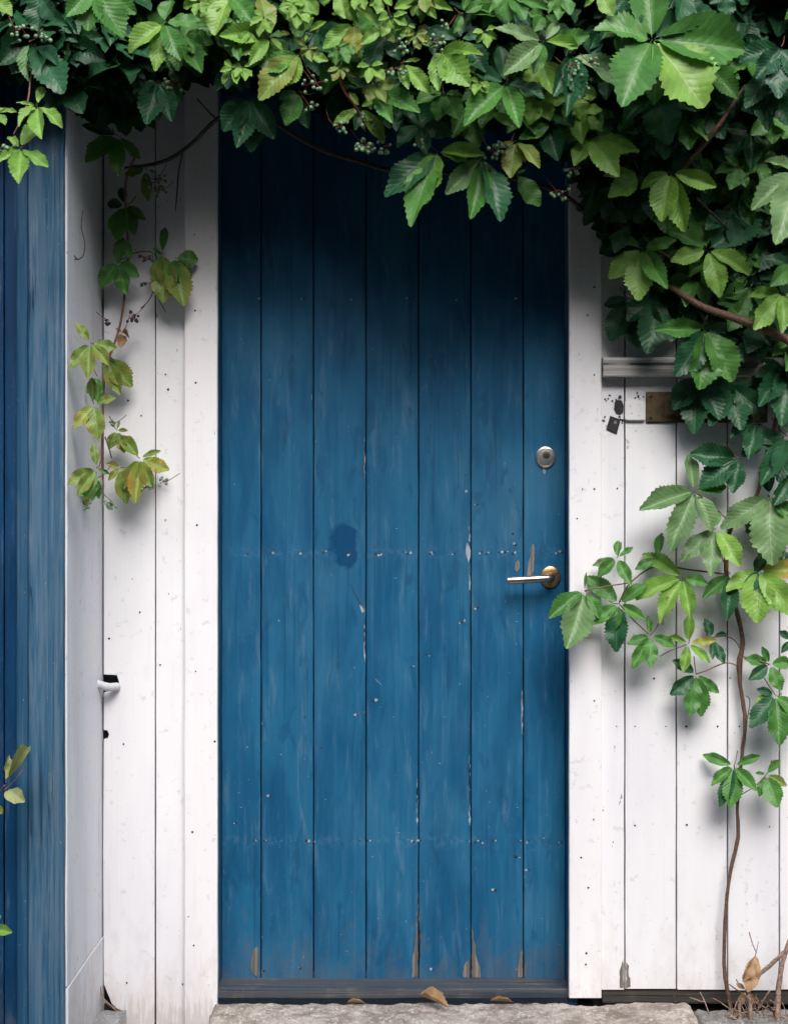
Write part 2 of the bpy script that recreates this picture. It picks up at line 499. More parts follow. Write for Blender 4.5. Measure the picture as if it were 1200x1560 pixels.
M['stem'] = mat_plain('brown_vine_stem', (0.115, 0.062, 0.042), 0.7, 0, 0.4, 130, 0.6)
M['stem_dark'] = mat_plain('dark_vine_stem', (0.050, 0.034, 0.027), 0.75, 0, 0.4, 110, 0.6)
M['stalk'] = mat_plain('red_stalk', (0.16, 0.030, 0.030), 0.5, 0, 0.3, 60, 0.1)
M['petiole'] = mat_plain('green_red_petiole', (0.17, 0.075, 0.045), 0.5, 0, 0.45, 30, 0.1)
M['berry'] = mat_plain('green_berry', (0.15, 0.27, 0.14), 0.45, 0, 0.35, 80, 0.05)
M['berry_dark'] = mat_plain('dark_berry', (0.025, 0.022, 0.030), 0.45, 0, 0.3, 80, 0.05)
M['dry'] = mat_plain('dry_stem', (0.24, 0.165, 0.125), 0.85, 0, 0.5, 160, 1.0)
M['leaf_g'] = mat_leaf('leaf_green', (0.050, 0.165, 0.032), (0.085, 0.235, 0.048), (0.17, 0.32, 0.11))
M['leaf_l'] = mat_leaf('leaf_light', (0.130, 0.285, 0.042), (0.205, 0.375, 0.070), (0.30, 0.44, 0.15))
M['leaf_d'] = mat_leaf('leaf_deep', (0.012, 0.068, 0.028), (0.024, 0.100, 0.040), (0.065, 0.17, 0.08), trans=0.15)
M['leaf_p'] = mat_leaf('leaf_pale', (0.115, 0.215, 0.090), (0.155, 0.270, 0.110), (0.26, 0.38, 0.19))
M['leaf_y'] = mat_leaf('leaf_turning', (0.21, 0.27, 0.045), (0.27, 0.32, 0.060), (0.40, 0.43, 0.16), edge=(0.42, 0.25, 0.055))
M['leaf_t'] = mat_leaf('leaf_green_turning', (0.130, 0.215, 0.040), (0.175, 0.260, 0.055), (0.30, 0.38, 0.14), edge=(0.26, 0.24, 0.06))
M['leaf_k'] = mat_leaf('leaf_khaki', (0.30, 0.34, 0.15), (0.36, 0.40, 0.19), (0.46, 0.48, 0.28))
M['leaf_b'] = mat_leaf('leaf_dead', (0.33, 0.19, 0.10), (0.42, 0.27, 0.155), (0.46, 0.33, 0.20), trans=0.12, rough=0.7)

# ------------------------------------------------------------------ ground and step
def rough_slab(name, x0, x1, y0, y1, z0, z1, mat, seed, amp=0.008, res=0.009, edge=0.014):
    """Hewn stone: a gridded top with worn edges, sides down to z0."""
    nx, ny = max(3, int((x1 - x0) / res)), max(3, int((y1 - y0) / res))
    verts, faces = [], []
    for j in range(ny + 1):
        for i in range(nx + 1):
            x, y = x0 + (x1 - x0) * i / nx, y0 + (y1 - y0) * j / ny
            e = min(x - x0, x1 - x, y - y0, y1 - y)
            w = max(0.0, 1 - e / edge)
            z = z1 + amp * noise.noise(Vector((x * 9, y * 9, seed))) + amp * .7 * noise.noise(Vector((x * 36, y * 36, seed))) + amp * .5 * noise.noise(Vector((x * 90, y * 90, seed))) - 0.006 * w * w
            s = 0.004 * noise.noise(Vector((x * 22, y * 22, seed + 5)))
            verts.append((x + (s if i in (0, nx) else 0), y + (s if j in (0, ny) else 0), z))
    W = nx + 1
    for j in range(ny):
        for i in range(nx):
            faces.append((j * W + i, j * W + i + 1, (j + 1) * W + i + 1, (j + 1) * W + i))
    ring = [i for i in range(W)] + [j * W + nx for j in range(1, ny + 1)] + [ny * W + i for i in range(nx - 1, -1, -1)] + [j * W for j in range(ny - 1, 0, -1)]
    b = len(verts)
    for q in ring:
        v = verts[q]; verts.append((v[0], v[1], z0))
    m = len(ring)
    for q in range(m):
        faces.append((ring[(q + 1) % m], ring[q], b + q, b + (q + 1) % m))
    faces.append(tuple(b + q for q in range(m)))
    return link(name, mesh_from(name, verts, faces), mat, None, True, ((x0 + x1) / 2, (y0 + y1) / 2, z0))

g = bmesh.new()
bmesh.ops.create_grid(g, x_segments=8, y_segments=8, size=150)
gr = link('ground', bm_mesh('ground', g), M['ground'], None, False)
gr.location.z = -0.16
tag(gr, 'dark gravelly ground in front of the house', None, None, 'structure')

tag(rough_slab('stone_step', -0.452, 0.742, -0.46, -0.024, -0.16, -0.006, M['stone'], 3.0),
    'rough grey brown granite step below the blue door', 'step')
tag(rough_slab('stone_slab', 0.752, 1.9, -0.44, -0.045, -0.16, -0.014, M['stone2'], 8.0, 0.008),
    'grey stone slab under the dry stems at the lower right', 'stone slab')
b = rough_slab('footing_block', P(128, 0, .10).x, P(184, 0, .10).x, -0.20, -0.022, -0.16, P(0, 1541, .05).z, M['greyblock'], 12.0, 0.004, 0.015, 0.012)
tag(b, 'small grey footing block in the corner left of the door', 'block')

# ------------------------------------------------------------------ added house across the lane (unseen, behind the camera; blocks low sky light)
nh = empty('shade_house', (0, -8.0, -0.16), 'dark brown boarded house across the lane, unseen, added to block sky light', 'house')
link('wall', box_mesh('wall', -24, 24, -12.0, -8.0, -0.16, 5.6, 0.01), M['soffit'], nh)
for i in range(6):
    wx = -7.5 + 3 * i
    for wz in (0.8, 3.2):
        wf = link('window', box_mesh('window', wx - .5, wx + .5, -7.999, -7.96, wz, wz + 1.2, .01), M['casing'], nh)
        link('pane', box_mesh('pane', wx - .42, wx + .42, -7.959, -7.95, wz + .08, wz + 1.12, 0), M['black'], wf)
rfm = mesh_from('roof', [(-24.3, -7.6, 5.6), (24.3, -7.6, 5.6), (24.3, -12.4, 5.6), (-24.3, -12.4, 5.6), (-24.3, -10.0, 7.4), (24.3, -10.0, 7.4)],
                [(0, 1, 5, 4), (2, 3, 4, 5), (0, 4, 3), (1, 2, 5), (3, 2, 1, 0)])
link('roof', rfm, M['tile'], nh)

# ------------------------------------------------------------------ plank wall
TOP = 2.95
wall = empty('plank_wall', (0, 0, 0), 'white painted vertical plank wall on both sides of the blue door', 'wall')
# sheathing behind the boards: left of, right of and above the doorway
for (x0, x1, z0, z1) in ((-0.95, -0.468, -0.16, TOP), (0.468, 2.6, -0.16, TOP), (-0.468, 0.468, 2.36, TOP)):
    link('sheathing', box_mesh('sheathing', x0, x1, 0.032, 0.10, z0, z1, 0), M['dark'], wall)

def zpx(v, d=0.0): return P(0, v, d).z
def xpx(u, d=0.0): return P(u, 0, d).x

# left plank beside the corner, with the hole cut for the conduit and a broken lower corner
o1 = [(157.5, 1600), (157.5, 1512), (165, 1507)]
pl = [(188, 1600), (187, 1545), (170, 1530), (158, 1500), (157, 1300), (158, 1127), (164, 1126), (166, 1119), (163, 1113), (158, 1113),
      (158, 1056), (176, 1053), (182, 1042), (178, 1029), (158, 1028), (158, 700), (158.5, -240), (236, -240), (236, 700), (235, 1600)]
pts = [(xpx(u), zpx(v)) for u, v in pl]
link('plank', outline_mesh('plank', pts, 0.0, 0.028, 0.0012), M['white'], wall)
link('plank', board_mesh('plank', xpx(237.6), xpx(288), -0.10, TOP, 0.001, 0.028, 0.0022, 0.0004, 5), M['white'], wall)
# right planks
edges = [914, 951.5, 1030, 1108, 1187, 1265, 1344, 1421, 1500, 1578, 1657, 1735, 1812, 1890, 1968]
for i in range(len(edges) - 1):
    gap = 1.1
    z0 = zpx(1508) + rnd.uniform(-0.003, 0.002)
    link('plank', board_mesh('plank', xpx(edges[i] + gap), xpx(edges[i + 1] - gap), z0, TOP, 0.0 + rnd.uniform(-0.0008, 0.001), 0.028, 0.0024, 0.0005, 20 + i), M['white'], wall)
# planks above the doorway
for i in range(7):
    x0 = -0.42 + i * 0.13
    link('plank', board_mesh('plank', x0 + .002, x0 + 0.128, 2.45, TOP, 0.0, 0.028, 0.0024, 0.0005, 50 + i), M['white'], wall)
# old beam seen in the gap under the right planks
link('sill_beam', board_mesh('sill_beam', 0.53, 2.6, -0.02, 0.017, 0.006, 0.031, 0.004, 0.002, 77, axis='x'), M['beam'], wall)

def nail_set(name, spots, parent, mat, r=0.0026, seed=1):
    """Small domed nail heads (world points on a surface facing -y)."""
    q = random.Random(seed)
    verts, faces = [], []
    for p in spots:
        b = len(verts); rr = r * q.uniform(.7, 1.25); sx = q.uniform(.8, 1.2)
        for ring, (f, h) in enumerate(((1.0, -0.0006), (0.8, 0.0006), (0.35, 0.0010))):
            for k in range(8):
                a = k * math.pi / 4
                verts.append((p[0] + math.cos(a) * rr * f * sx, p[1] - h, p[2] + math.sin(a) * rr * f))
        for ring in range(2):
            for k in range(8):
                a0, a1 = b + ring * 8 + k, b + ring * 8 + (k + 1) % 8
                faces.append((a0, a1, a1 + 8, a0 + 8))
        faces.append(tuple(b + 16 + k for k in range(8)))
    return tag(link(name, mesh_from(name, verts, faces), mat, parent), kind='stuff')

def flakes(name, polys, parent, mat, y, thick=0.0007):
    """Chips with shapes of their own: thin slivers standing a hair proud of the face at depth y. polys in photo pixels."""
    verts, faces = [], []
    rq = random.Random(len(polys))
    for poly in polys:
        size = max(q[1] for q in poly) - min(q[1] for q in poly)
        if size > 25:
            fine = []
            for (a0, b0), (a1, b1) in zip(poly, poly[1:] + poly[:1]):
                m_ = max(1, int(math.hypot(a1 - a0, b1 - b0) / 5))
                for i in range(m_):
                    t = i / m_; j = 0 if i == 0 else 1
                    fine.append((a0 + (a1 - a0) * t + j * rq.uniform(-1.3, 1.3), b0 + (b1 - b0) * t + j * rq.uniform(-1.2, 1.2)))
            poly = fine
        b = len(verts); n = len(poly)
        cu = sum(q[0] for q in poly) / n; cv = sum(q[1] for q in poly) / n
        for u, v in poly:
            p = P(u, v, -y); verts.append((p.x, y, p.z))
        for u, v in poly:
            p = P(u + (cu - u) * .08, v + (cv - v) * .03, -y); verts.append((p.x, y - thick, p.z))
        faces.append(tuple(b + n + i for i in range(n)))
        for i in range(n):
            faces.append((b + i, b + (i + 1) % n, b + n + (i + 1) % n, b + n + i))
    me = mesh_from(name, verts, faces)
    bm = bmesh.new(); bm.from_mesh(me); bmesh.ops.recalc_face_normals(bm, faces=bm.faces); bm.to_mesh(me); bm.free()
    return tag(link(name, me, mat, parent), kind='stuff')

wn_px = [(939, 1107), (967, 1107), (1014, 1107), (1045, 1107), (1093, 1107), (1126, 1107), (1171, 1106), (1204, 1107), (1046, 1257), (967, 1258),
         (1112, 1033), (996, 1034), (188, 1134), (193, 1498), (278, 1500), (252, 570), (256, 593), (215, 633), (195, 610), (166, 973), (244, 1013),
         (940, 744), (1005, 740), (213, 933), (252, 792), (1172, 1260), (1240, 1107), (1290, 1107), (1320, 1108)]
nail_set('nails', [P(u, v, 0.001) for u, v in wn_px], wall, M['nail'], 0.0023, 4)

# ------------------------------------------------------------------ door frame
frame = empty('door_frame', (0, 0, 0), 'white painted door frame with blue inner edge around the door', 'door frame')
D = 0.022
link('casing', board_mesh('casing', xpx(281, D), xpx(331, D), -0.10, 2.44, -D, 0.0, 0.0035, 0.0007, 101), M['casing'], frame)
link('casing', board_mesh('casing', xpx(867, D), xpx(916, D), zpx(1521, D), 2.44, -D, -0.0005, 0.0035, 0.0007, 102), M['casing'], frame)
link('casing', board_mesh('casing', xpx(281, D) - .01, xpx(916, D) + .01, 2.442, 2.53, -D - .003, -0.0005, 0.0035, 0.0007, 103, axis='x'), M['casing'], frame)
XL, XR = xpx(331, D) - 0.002, xpx(867, D) + 0.002
link('jamb', box_mesh('jamb', XL - 0.021, XL, 0.001, 0.155, -0.02, 2.375, 0.002), M['blue'], frame)
link('jamb', box_mesh('jamb', XR, XR + 0.021, 0.001, 0.155, -0.02, 2.375, 0.002), M['blue'], frame)
link('head_jamb', box_mesh('head_jamb', XL + 0.001, XR - 0.001, 0.001, 0.155, 2.34, 2.372, 0.002), M['blue'], frame)
link('threshold', board_mesh('threshold', XL + .001, XR - .001, zpx(1522), zpx(1506.5), -0.002, 0.155, 0.004, 0.0012, 104, axis='x'), M['sill'], frame)
cn = [(905, 437), (905, 571), (887, 745), (905, 745), (905, 1068), (904, 1249), (885, 1307), (896, 1353), (296, 357), (297, 473), (298, 583), (300, 800),
      (298, 1023), (293, 1268), (287, 1397), (295, 1441), (327, 1130), (879, 790), (895, 480), (893, 1453), (892, 1470)]
nail_set('nails', [P(u, v, D + .0002) for u, v in cn], frame, M['nail'], 0.0027, 6)

# ------------------------------------------------------------------ door
YD = 0.085
door = empty('plank_door', (XL + .002, YD, 0.03), 'blue painted vertical plank door with steel lock and lever handle', 'door')
de = [337.6, 397.5, 477.5, 557.5, 637.5, 717, 797, 860.2]
for i in range(7):
    gl, gr_ = (0.0, 0.9) if i == 0 else ((0.9, 0.0) if i == 6 else (0.9, 0.9))
    zb = zpx(1494, -YD) + rnd.uniform(-.002, .002)
    yo = (0.0, 0.0012, -0.0006, 0.0004, -0.0004, 0.0008, 0.0)[i]
    link('plank', board_mesh('plank', xpx(de[i] + gl, -YD), xpx(de[i + 1] - gr_, -YD), zb, 2.335, YD + yo, YD + 0.028, 0.0032, 0.00045, 200 + i, n=40), M['door'], door)
link('backing', box_mesh('backing', XL + 0.004, XR - 0.004, YD + 0.024, YD + 0.045, 0.035, 2.33, 0), M['dark'], door)
# nails in two rows, with stray holes
dn = []
for v, us in ((842, (378, 412, 455, 493, 534, 573, 578, 614, 622, 655, 662, 692, 734, 741, 760, 770, 782, 850, 856)),
              (1282, (386, 402, 467, 478, 547, 559, 630, 640, 710, 724, 731, 752, 790, 806, 855)), (455, (398, 462, 540, 622, 700, 780))):
    dn += [(u + rnd.uniform(-1, 1), v + rnd.uniform(-1.6, 1.6)) for u in us]
dn += [(649, 997), (626, 1017), (568, 1068), (544, 1089), (412, 1212), (706, 748), (727, 768), (727, 925), (703, 948), (704, 948), (464, 1092), (781, 813),
       (785, 830), (490, 1139), (360, 1253), (806, 1326), (786, 1305), (755, 1357), (708, 724), (458, 1476), (402, 1480), (660, 1478), (866, 790)]
nail_set('nails', [P(u, v, -YD) + Vector((0, -0.0002, 0)) for u, v in dn], door, M['nail'], 0.0031, 8)
# paint flaked from the plank ends down to bare wood
flakes('bare_wood', [
    [(394, 1442), (388, 1445), (383, 1455), (382, 1476), (385, 1484), (392, 1489), (394, 1480)],
    [(636.2, 1360), (636.2, 1489), (627, 1490), (628, 1470), (631, 1445), (634, 1420), (635.2, 1390)],
    [(638.8, 1390), (640, 1420), (640.5, 1445), (638.8, 1470)],
    [(718.4, 1410), (720.5, 1420), (724, 1446), (726, 1460), (731, 1474), (732, 1490), (718.6, 1491)],
    [(715.2, 1462), (709, 1466), (705, 1480), (705, 1490), (715.2, 1491)],
    [(795.4, 1446), (792, 1456), (789, 1474), (788, 1490), (795.4, 1490)],
    [(798.6, 1455), (800, 1468), (801, 1488), (798.6, 1490)],
    [(811, 829), (813.5, 830), (814, 842), (813, 858), (811, 874), (806, 882), (802, 878), (804, 862), (808, 846)],
    [(787, 853), (791, 855), (791, 866), (787, 872), (784, 868), (785, 858)],
], door, M['bare'], YD)
fl = [[(711.5, 826), (715.5, 834), (716, 850), (713, 858), (710, 848), (709, 838)],
      [(547, 921), (553, 925), (557, 931), (551, 934)], [(826, 714), (832, 715), (830, 723), (827, 721)],
      [(714.3, 800), (716, 820), (715.6, 826), (714, 824)], [(714.5, 860), (716, 900), (714.6, 898)],
      [(555, 665), (556.5, 700), (555, 740), (554, 700)], [(555, 950), (556, 1010), (554.4, 1000)],
      [(795, 1050), (796.2, 1120), (794.6, 1118)], [(714.6, 1150), (716, 1260), (714.4, 1255)], [(634.8, 1180), (636.4, 1260), (634.8, 1255)],
      [(528, 1362), (537, 1365), (537, 1372), (530, 1370)]]
rf = random.Random(31)
for u, v in dn:
    if rf.random() < 0.9:
        s = rf.uniform(0.9, 2.5); a = rf.uniform(0, 6.28); cx, cy = u + rf.uniform(2, 5) * rf.choice((-1, 1)), v + rf.uniform(-2, 3)
        fl.append([(cx + s * rf.uniform(.6, 1.5) * math.cos(a + t), cy + s * rf.uniform(.6, 1.3) * math.sin(a + t)) for t in (0, 1.1, 2.3, 3.4, 4.6, 5.5)])
for _ in range(70):
    cx, cy = rf.uniform(340, 858), rf.choice((rf.uniform(480, 1490), rf.uniform(1000, 1490)))
    a = rf.choice((rf.uniform(-.3, .3), rf.uniform(1.2, 1.9), rf.uniform(0, 3.1))); l = rf.uniform(.6, 2.6) if rf.random() < .9 else rf.uniform(4, 8); w_ = rf.uniform(.25, .6)
    ca, sa = math.cos(a), math.sin(a)
    fl.append([(cx + ca * x_ - sa * y_, cy + sa * x_ + ca * y_) for x_, y_ in ((-l, 0), (-l * .3, -w_), (l * .6, -w_ * .7), (l, 0), (l * .4, w_), (-l * .5, w_ * .6))])
flakes('paint_chips', fl, door, M['flake'], YD, 0.0006)
# split above the handle plank
link('split', tube_mesh('split', [([P(533, 888, -YD + .0004), P(541, 905, -YD + .0004), P(549, 920, -YD + .0004), P(556, 931, -YD + .0004)], [0.0004, 0.001, 0.0012, 0.0004])], 5), M['black'], door)

# lock cylinder
c = P(830.5, 697, -YD)
lk = link('lock', lathe_y('lock', [(0.0290, 0.0), (0.0290, 0.003), (0.0275, 0.0052), (0.0245, 0.0060), (0.0238, 0.0050), (0.0225, 0.0050), (0.0215, 0.0060), (0.0195, 0.0063)], c, 40, 0.92, 1.0), M['steel'], door, loc=c)
shade_flat_angle(lk)
c2 = c + Vector((0.002, -0.0060, 0.007))
cyl = link('cylinder', lathe_y('cylinder', [(0.0092, 0.0), (0.0092, 0.0022), (0.0080, 0.0030), (0.004, 0.0031)], c2, 24), M['dullbrass'], lk)
shade_flat_angle(cyl)
link('keyhole', box_mesh('keyhole', c2.x - .0013, c2.x + .0013, c2.y - .0036, c2.y - .0028, c2.z - .0055, c2.z + .0055, .0003), M['black'], lk)

# lever handle
c = P(838, 879, -YD)
hd = link('handle', lathe_y('handle', [(0.0275, 0.0), (0.0275, 0.004), (0.0262, 0.0066), (0.0232, 0.0080), (0.012, 0.0084), (0.0115, 0.016)], c, 40, 0.97, 1.03), M['brass'], door, loc=c)
shade_flat_angle(hd)
neck = [c + Vector((0.001, -0.008, 0.0)), c + Vector((0.001, -0.030, 0)), c + Vector((-0.001, -0.044, 0)), c + Vector((-0.010, -0.053, -.001)), c + Vector((-0.026, -0.056, -.002))]
end = P(773, 884.5, 0.057 - YD)
lv = neck + [neck[-1].lerp(end, .35), neck[-1].lerp(end, .7), end]
le = link('lever', tube_mesh('lever', [(lv, [0.0088, 0.0088, 0.0092, 0.0096, 0.0098, 0.0098, 0.0098, 0.0098])], 16, 5), M['lever'], hd)
shade_flat_angle(le, 50)
sq = link('screw', lathe_y('screw', [(0.003, 0), (0.003, .001), (0.002, .0016)], c + Vector((0.016, -0.008, 0.010)), 12), M['dullbrass'], hd)

# ------------------------------------------------------------------ things fixed on the right planks
lg = link('ledge_board', board_mesh('ledge_board', xpx(919, .04), 1.75, zpx(573, .04), zpx(544, .04), -0.04, -0.0012, 0.004, 0.0007, 301, axis='x', n=46), M['ledge'], None, False, (1.2, 0, zpx(573)))
tag(lg, 'weathered grey wooden ledge board across the white planks, half hidden by creeper', 'ledge')

lp = empty('letter_plate', P(1074, 643, 0), 'tarnished brass letter plate below the grey ledge, partly behind leaves', 'letter slot')
x0, x1, z0, z1 = xpx(983), xpx(1168), zpx(644), zpx(597)
link('plate', box_mesh('plate', x0, x1, -0.006, -0.0015, z0, z1, .0015), M['dullbrass'], lp)
link('flap', box_mesh('flap', x0 + .048, x1 - .048, -0.011, -0.0062, z0 + .014, z1 - .010, .002), M['dullbrass'], lp)
link('rim', box_mesh('rim', x0 + .004, x1 - .004, -0.0085, -0.0062, z0 + .002, z0 + .0065, .0008), M['dullbrass'], lp)
for u, v in ((991, 604), (991, 637), (1160, 604), (1160, 637)):
    link('screw', lathe_y('screw', [(0.0042, 0), (0.0042, .0012), (0.003, .002)], P(u, v, 0.006), 12), M['black'], lp)

wp = empty('lock_cover', P(966, 641, 0), 'small white painted metal cover plate beside the letter plate', 'cover plate')
rr = []
for cx, cy, a0 in ((978, 615, -90), (978, 637, 0), (955, 637, 90), (955, 615, 180)):
    for t in (0, 30, 60, 90):
        a = math.radians(a0 + t); q = P(cx + 4 * math.cos(a), cy + 4 * math.sin(a)); rr.append((q.x, q.z))
link('plate', outline_mesh('plate', rr, -0.0115, -0.0012, 0.002), M['casing'], wp)
nail_set('nails', [P(u, v, .0116) for u, v in ((960, 619), (973, 633), (962, 630), (974, 617))], wp, M['nail'], .0015, 3)

tg = empty('hanging_tag', P(933, 661, 0), 'small black tilted iron tag nailed on the white plank by the ledge', 'tag')
q4 = [(929, 633.5), (945, 639), (939, 661), (923, 654)]
link('plate', outline_mesh('plate', [(xpx(u), zpx(v)) for u, v in q4], -0.004, -0.0012, .0008), M['black'], tg)
link('rivet', lathe_y('rivet', [(0.0042, 0), (0.004, .0012), (0.002, .002)], P(937, 643.5, .004), 12), M['flake'], tg)
hb = empty('old_lock_hole', P(941, 632, 0), 'ragged black patch drawn as a dark hole in the white plank above the iron tag', 'hole')
hp = [(936, 612), (941, 609), (947, 611), (949.5, 618), (949, 628), (944, 632), (938, 630), (935, 623)]
link('hole_patch', outline_mesh('hole_patch', [(xpx(u), zpx(v)) for u, v in hp], -0.0022, -0.0012, .0004), M['black'], hb)  # flat black patch paints the darkness inside the hole
cp = []
rc = random.Random(5)
for _ in range(26):
    u, v = rc.choice(((920, 612), (925, 605), (940, 604), (948, 606), (918, 640), (922, 648), (968, 601), (975, 604), (930, 612), (947, 640)))
    u += rc.uniform(-5, 5); v += rc.uniform(-5, 5); s = rc.uniform(.8, 2.6)
    if u < 917: u = 917 + rc.uniform(1, 4)
    cp.append([(u + s * rc.uniform(.5, 1.4) * math.cos(t), v + s * rc.uniform(.5, 1.4) * math.sin(t)) for t in (0, 1, 2.1, 3.2, 4.3, 5.3)])
flakes('dark_chips', cp, wall, M['nail'], -0.0008, 0.0006)
# bare wood where paint has gone from the plank bottoms
flakes('bare_wood', [[(949.5, 1460), (949.5, 1506), (944, 1505), (944, 1478), (947, 1468)], [(953.5, 1466), (958, 1472), (957, 1480), (960, 1504), (953.5, 1506)]], wall, M['bare'], -0.0008, .0006)

# ------------------------------------------------------------------ left return, corner post, blue panel
DP = 0.44
XR_ = xpx(156)                 # face of the return
XP0, XP1 = xpx(35, DP), xpx(97.5, DP)
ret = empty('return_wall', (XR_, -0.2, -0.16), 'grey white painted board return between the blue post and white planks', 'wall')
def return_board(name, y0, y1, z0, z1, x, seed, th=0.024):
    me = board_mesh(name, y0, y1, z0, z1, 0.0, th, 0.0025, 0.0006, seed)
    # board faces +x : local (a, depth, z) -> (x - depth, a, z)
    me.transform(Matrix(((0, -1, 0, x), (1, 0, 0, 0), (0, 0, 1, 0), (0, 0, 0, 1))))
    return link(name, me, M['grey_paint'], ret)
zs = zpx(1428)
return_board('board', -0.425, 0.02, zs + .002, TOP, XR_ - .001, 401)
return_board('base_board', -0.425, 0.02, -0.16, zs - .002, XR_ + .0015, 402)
post = empty('corner_post', (XP0, -DP, -0.16), 'weathered blue wooden corner post left of the white planks', 'post')
pm = board_mesh('post_board', XP0 + .012, XP1, -0.16, TOP, -DP, -DP + 0.05, 0.006, 0.0008, 411)
link('post_board', pm, M['post'], post)
link('bead', board_mesh('bead', XP0 - .018, XP0 + .0105, -0.16, TOP, -DP + .012, -DP + .05, 0.009, 0.0006, 412), M['post_edge'], post)
link('fillet', board_mesh('fillet', XP1 - .036, XP1 - .022, -0.16, TOP, -DP - .003, -DP - .0005, 0.0022, 0.0005, 413), M['post'], post)
link('fillet', board_mesh('fillet', XP1 - .0095, XP1 - .001, -0.16, TOP, -DP - .003, -DP - .0005, 0.0018, 0.0004, 414), M['post'], post)
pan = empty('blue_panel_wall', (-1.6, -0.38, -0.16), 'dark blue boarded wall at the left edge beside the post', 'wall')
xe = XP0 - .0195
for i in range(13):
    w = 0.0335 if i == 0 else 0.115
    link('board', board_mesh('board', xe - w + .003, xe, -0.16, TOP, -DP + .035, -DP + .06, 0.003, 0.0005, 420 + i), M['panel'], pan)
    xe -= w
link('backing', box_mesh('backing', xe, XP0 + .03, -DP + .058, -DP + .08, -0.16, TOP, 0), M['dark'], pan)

# conduit stub in the corner hole
cd = tube_mesh('conduit_stub', [([P(146, 1040, .055), P(152, 1043.5, .05), P(165, 1047, .035), P(176, 1046.5, .012), P(180, 1046, -.03)], [.0085, .0105, .0105, .0105, .010])], 12, 6)
cd = link('conduit_stub', cd, M['conduit'], None, True, P(162, 1046, 0.03))
tag(cd, 'short white conduit bent into the hole of the left plank', 'conduit')

# ------------------------------------------------------------------ unseen overhang added above the view to shade the door top
EZ = 2.425
shade_eave = empty('shade_eave', (0, 0, EZ), 'dark wooden overhang above the creeper, unseen, added for shade', 'shade_eave')
for i in range(5):
    y1 = -0.0265 - 0.087 * i
    link('soffit_board', box_mesh('soffit_board', -2.4, 2.6, y1 - 0.085, y1, EZ + 0.03, EZ + 0.05, .002), M['soffit'], shade_eave)
link('fascia', box_mesh('fascia', -2.4, 2.6, -0.490, -0.466, EZ - 0.012, EZ + 0.14, .003), M['soffit'], shade_eave)
for i in range(20):
    me = box_mesh('roof_tile', -2.4 + i * .25 + .002, -2.4 + i * .25 + .248, -0.55, 0.4, 0.0, 0.028, .006)
    me.transform(Matrix.Translation((0, 0, EZ + .36)) @ Matrix.Rotation(math.radians(24), 4, 'X'))
    link('roof_tile', me, M['tile'], shade_eave)

# ------------------------------------------------------------------ creeper leaves
def leaflet_geo(rows, cols, fold, arch, wave, phase, serr, wid=1.0, base=0.45, twist=0.0, bend=0.0):
    """Unit leaflet: stalk end at the origin, tip at (0,1,0), blade facing +z, greatest width 1."""
    verts, faces, uvs = [], [], []
    def w(t):
        t = min(max(t, 0.0), 1.0)
        q = (t ** 0.82) * ((1 - t) ** 0.66) / ((0.554 ** 0.82) * (0.446 ** 0.66))
        e = max(0.0, (t - .72) / .28)
        return q * (1 - .42 * e * (2 - e) * (1 - .35 * e))
    cs = [(-1 + 2 * c / (cols - 1)) for c in range(cols)]
    for i in range(rows + 1):
        t = i / rows
        tooth = (i % 2) if serr > 0 else 0
        for c in cs:
            ed = abs(c) > 0.99
            ww = 0.5 * w(t) * wid
            y = t
            if t < 0.06: ww = 0.012
            if ed and 0.24 < t < 0.97:
                ww *= (1 + serr * (0.9 if tooth else -0.35)); y = t + (0.012 if tooth else -0.006) * (serr > 0)
            x = c * ww
            a = abs(c) * ww * 2
            z = fold * a * 0.5 * (1 + 0.35 * math.sin(phase * 1.7)) + arch * 4 * t * (1 - t) * 0.25
            z += wave * a * math.sin(t * 15 + phase + (1.3 if c < 0 else 0)) + twist * c * ww * (t - .5)
            x += bend * 4 * t * (1 - t) * 0.25
            verts.append((x, y, z)); uvs.append((0.5 + 0.5 * c * (0.15 + 0.85 * min(1, w(t))), t))
    for i in range(rows):
        for j in range(cols - 1):
            a = i * cols + j
            faces.append((a, a + 1, a + 1 + cols, a + cols))
    return verts, faces, uvs

def leaflet_mesh(name, *a, **k):
    verts, faces, uvs = leaflet_geo(*a, **k)
    me = bpy.data.meshes.new(name)
    me.from_pydata(verts, [], faces)
    uv = me.uv_layers.new(name='UVMap')
    for lp_ in me.loops:
        uv.data[lp_.index].uv = uvs[lp_.vertex_index]
    me.polygons.foreach_set('use_smooth', [True] * len(me.polygons))
    me.materials.append(None)
    return me

rl = random.Random(77)
TEMPL = [leaflet_mesh('leaflet', 26, 7, rl.uniform(.10, .34), rl.uniform(.0, .30), rl.uniform(.015, .05), rl.uniform(0, 6), rl.uniform(.085, .14),
                      1.0, .45, rl.uniform(-.5, .5), rl.uniform(-.16, .16)) for _ in range(14)]
CURLED = [leaflet_mesh('leaflet', 26, 7, 1.5, .7, .12, 1.0, .08, .9, .45, .8, .25), leaflet_mesh('leaflet', 26, 7, 1.1, -.8, .14, 3.0, .08, .9, .45, -.9, -.2)]

CAM = Vector((0, -CAM_D, CAM_Z))
def on_plane(u, v, c, n):
    d = (P(u, v, 0) - CAM).normalized()
    den = d.dot(n)
    if abs(den) < 0.2: den = -0.2
    t = (c - CAM).dot(n) / den
    q = CAM + d * t
    lim = 0.11
    if q.y - c.y > lim: q = P(u, v, -(c.y + lim))
    if q.y - c.y < -lim: q = P(u, v, -(c.y - lim))
    return q

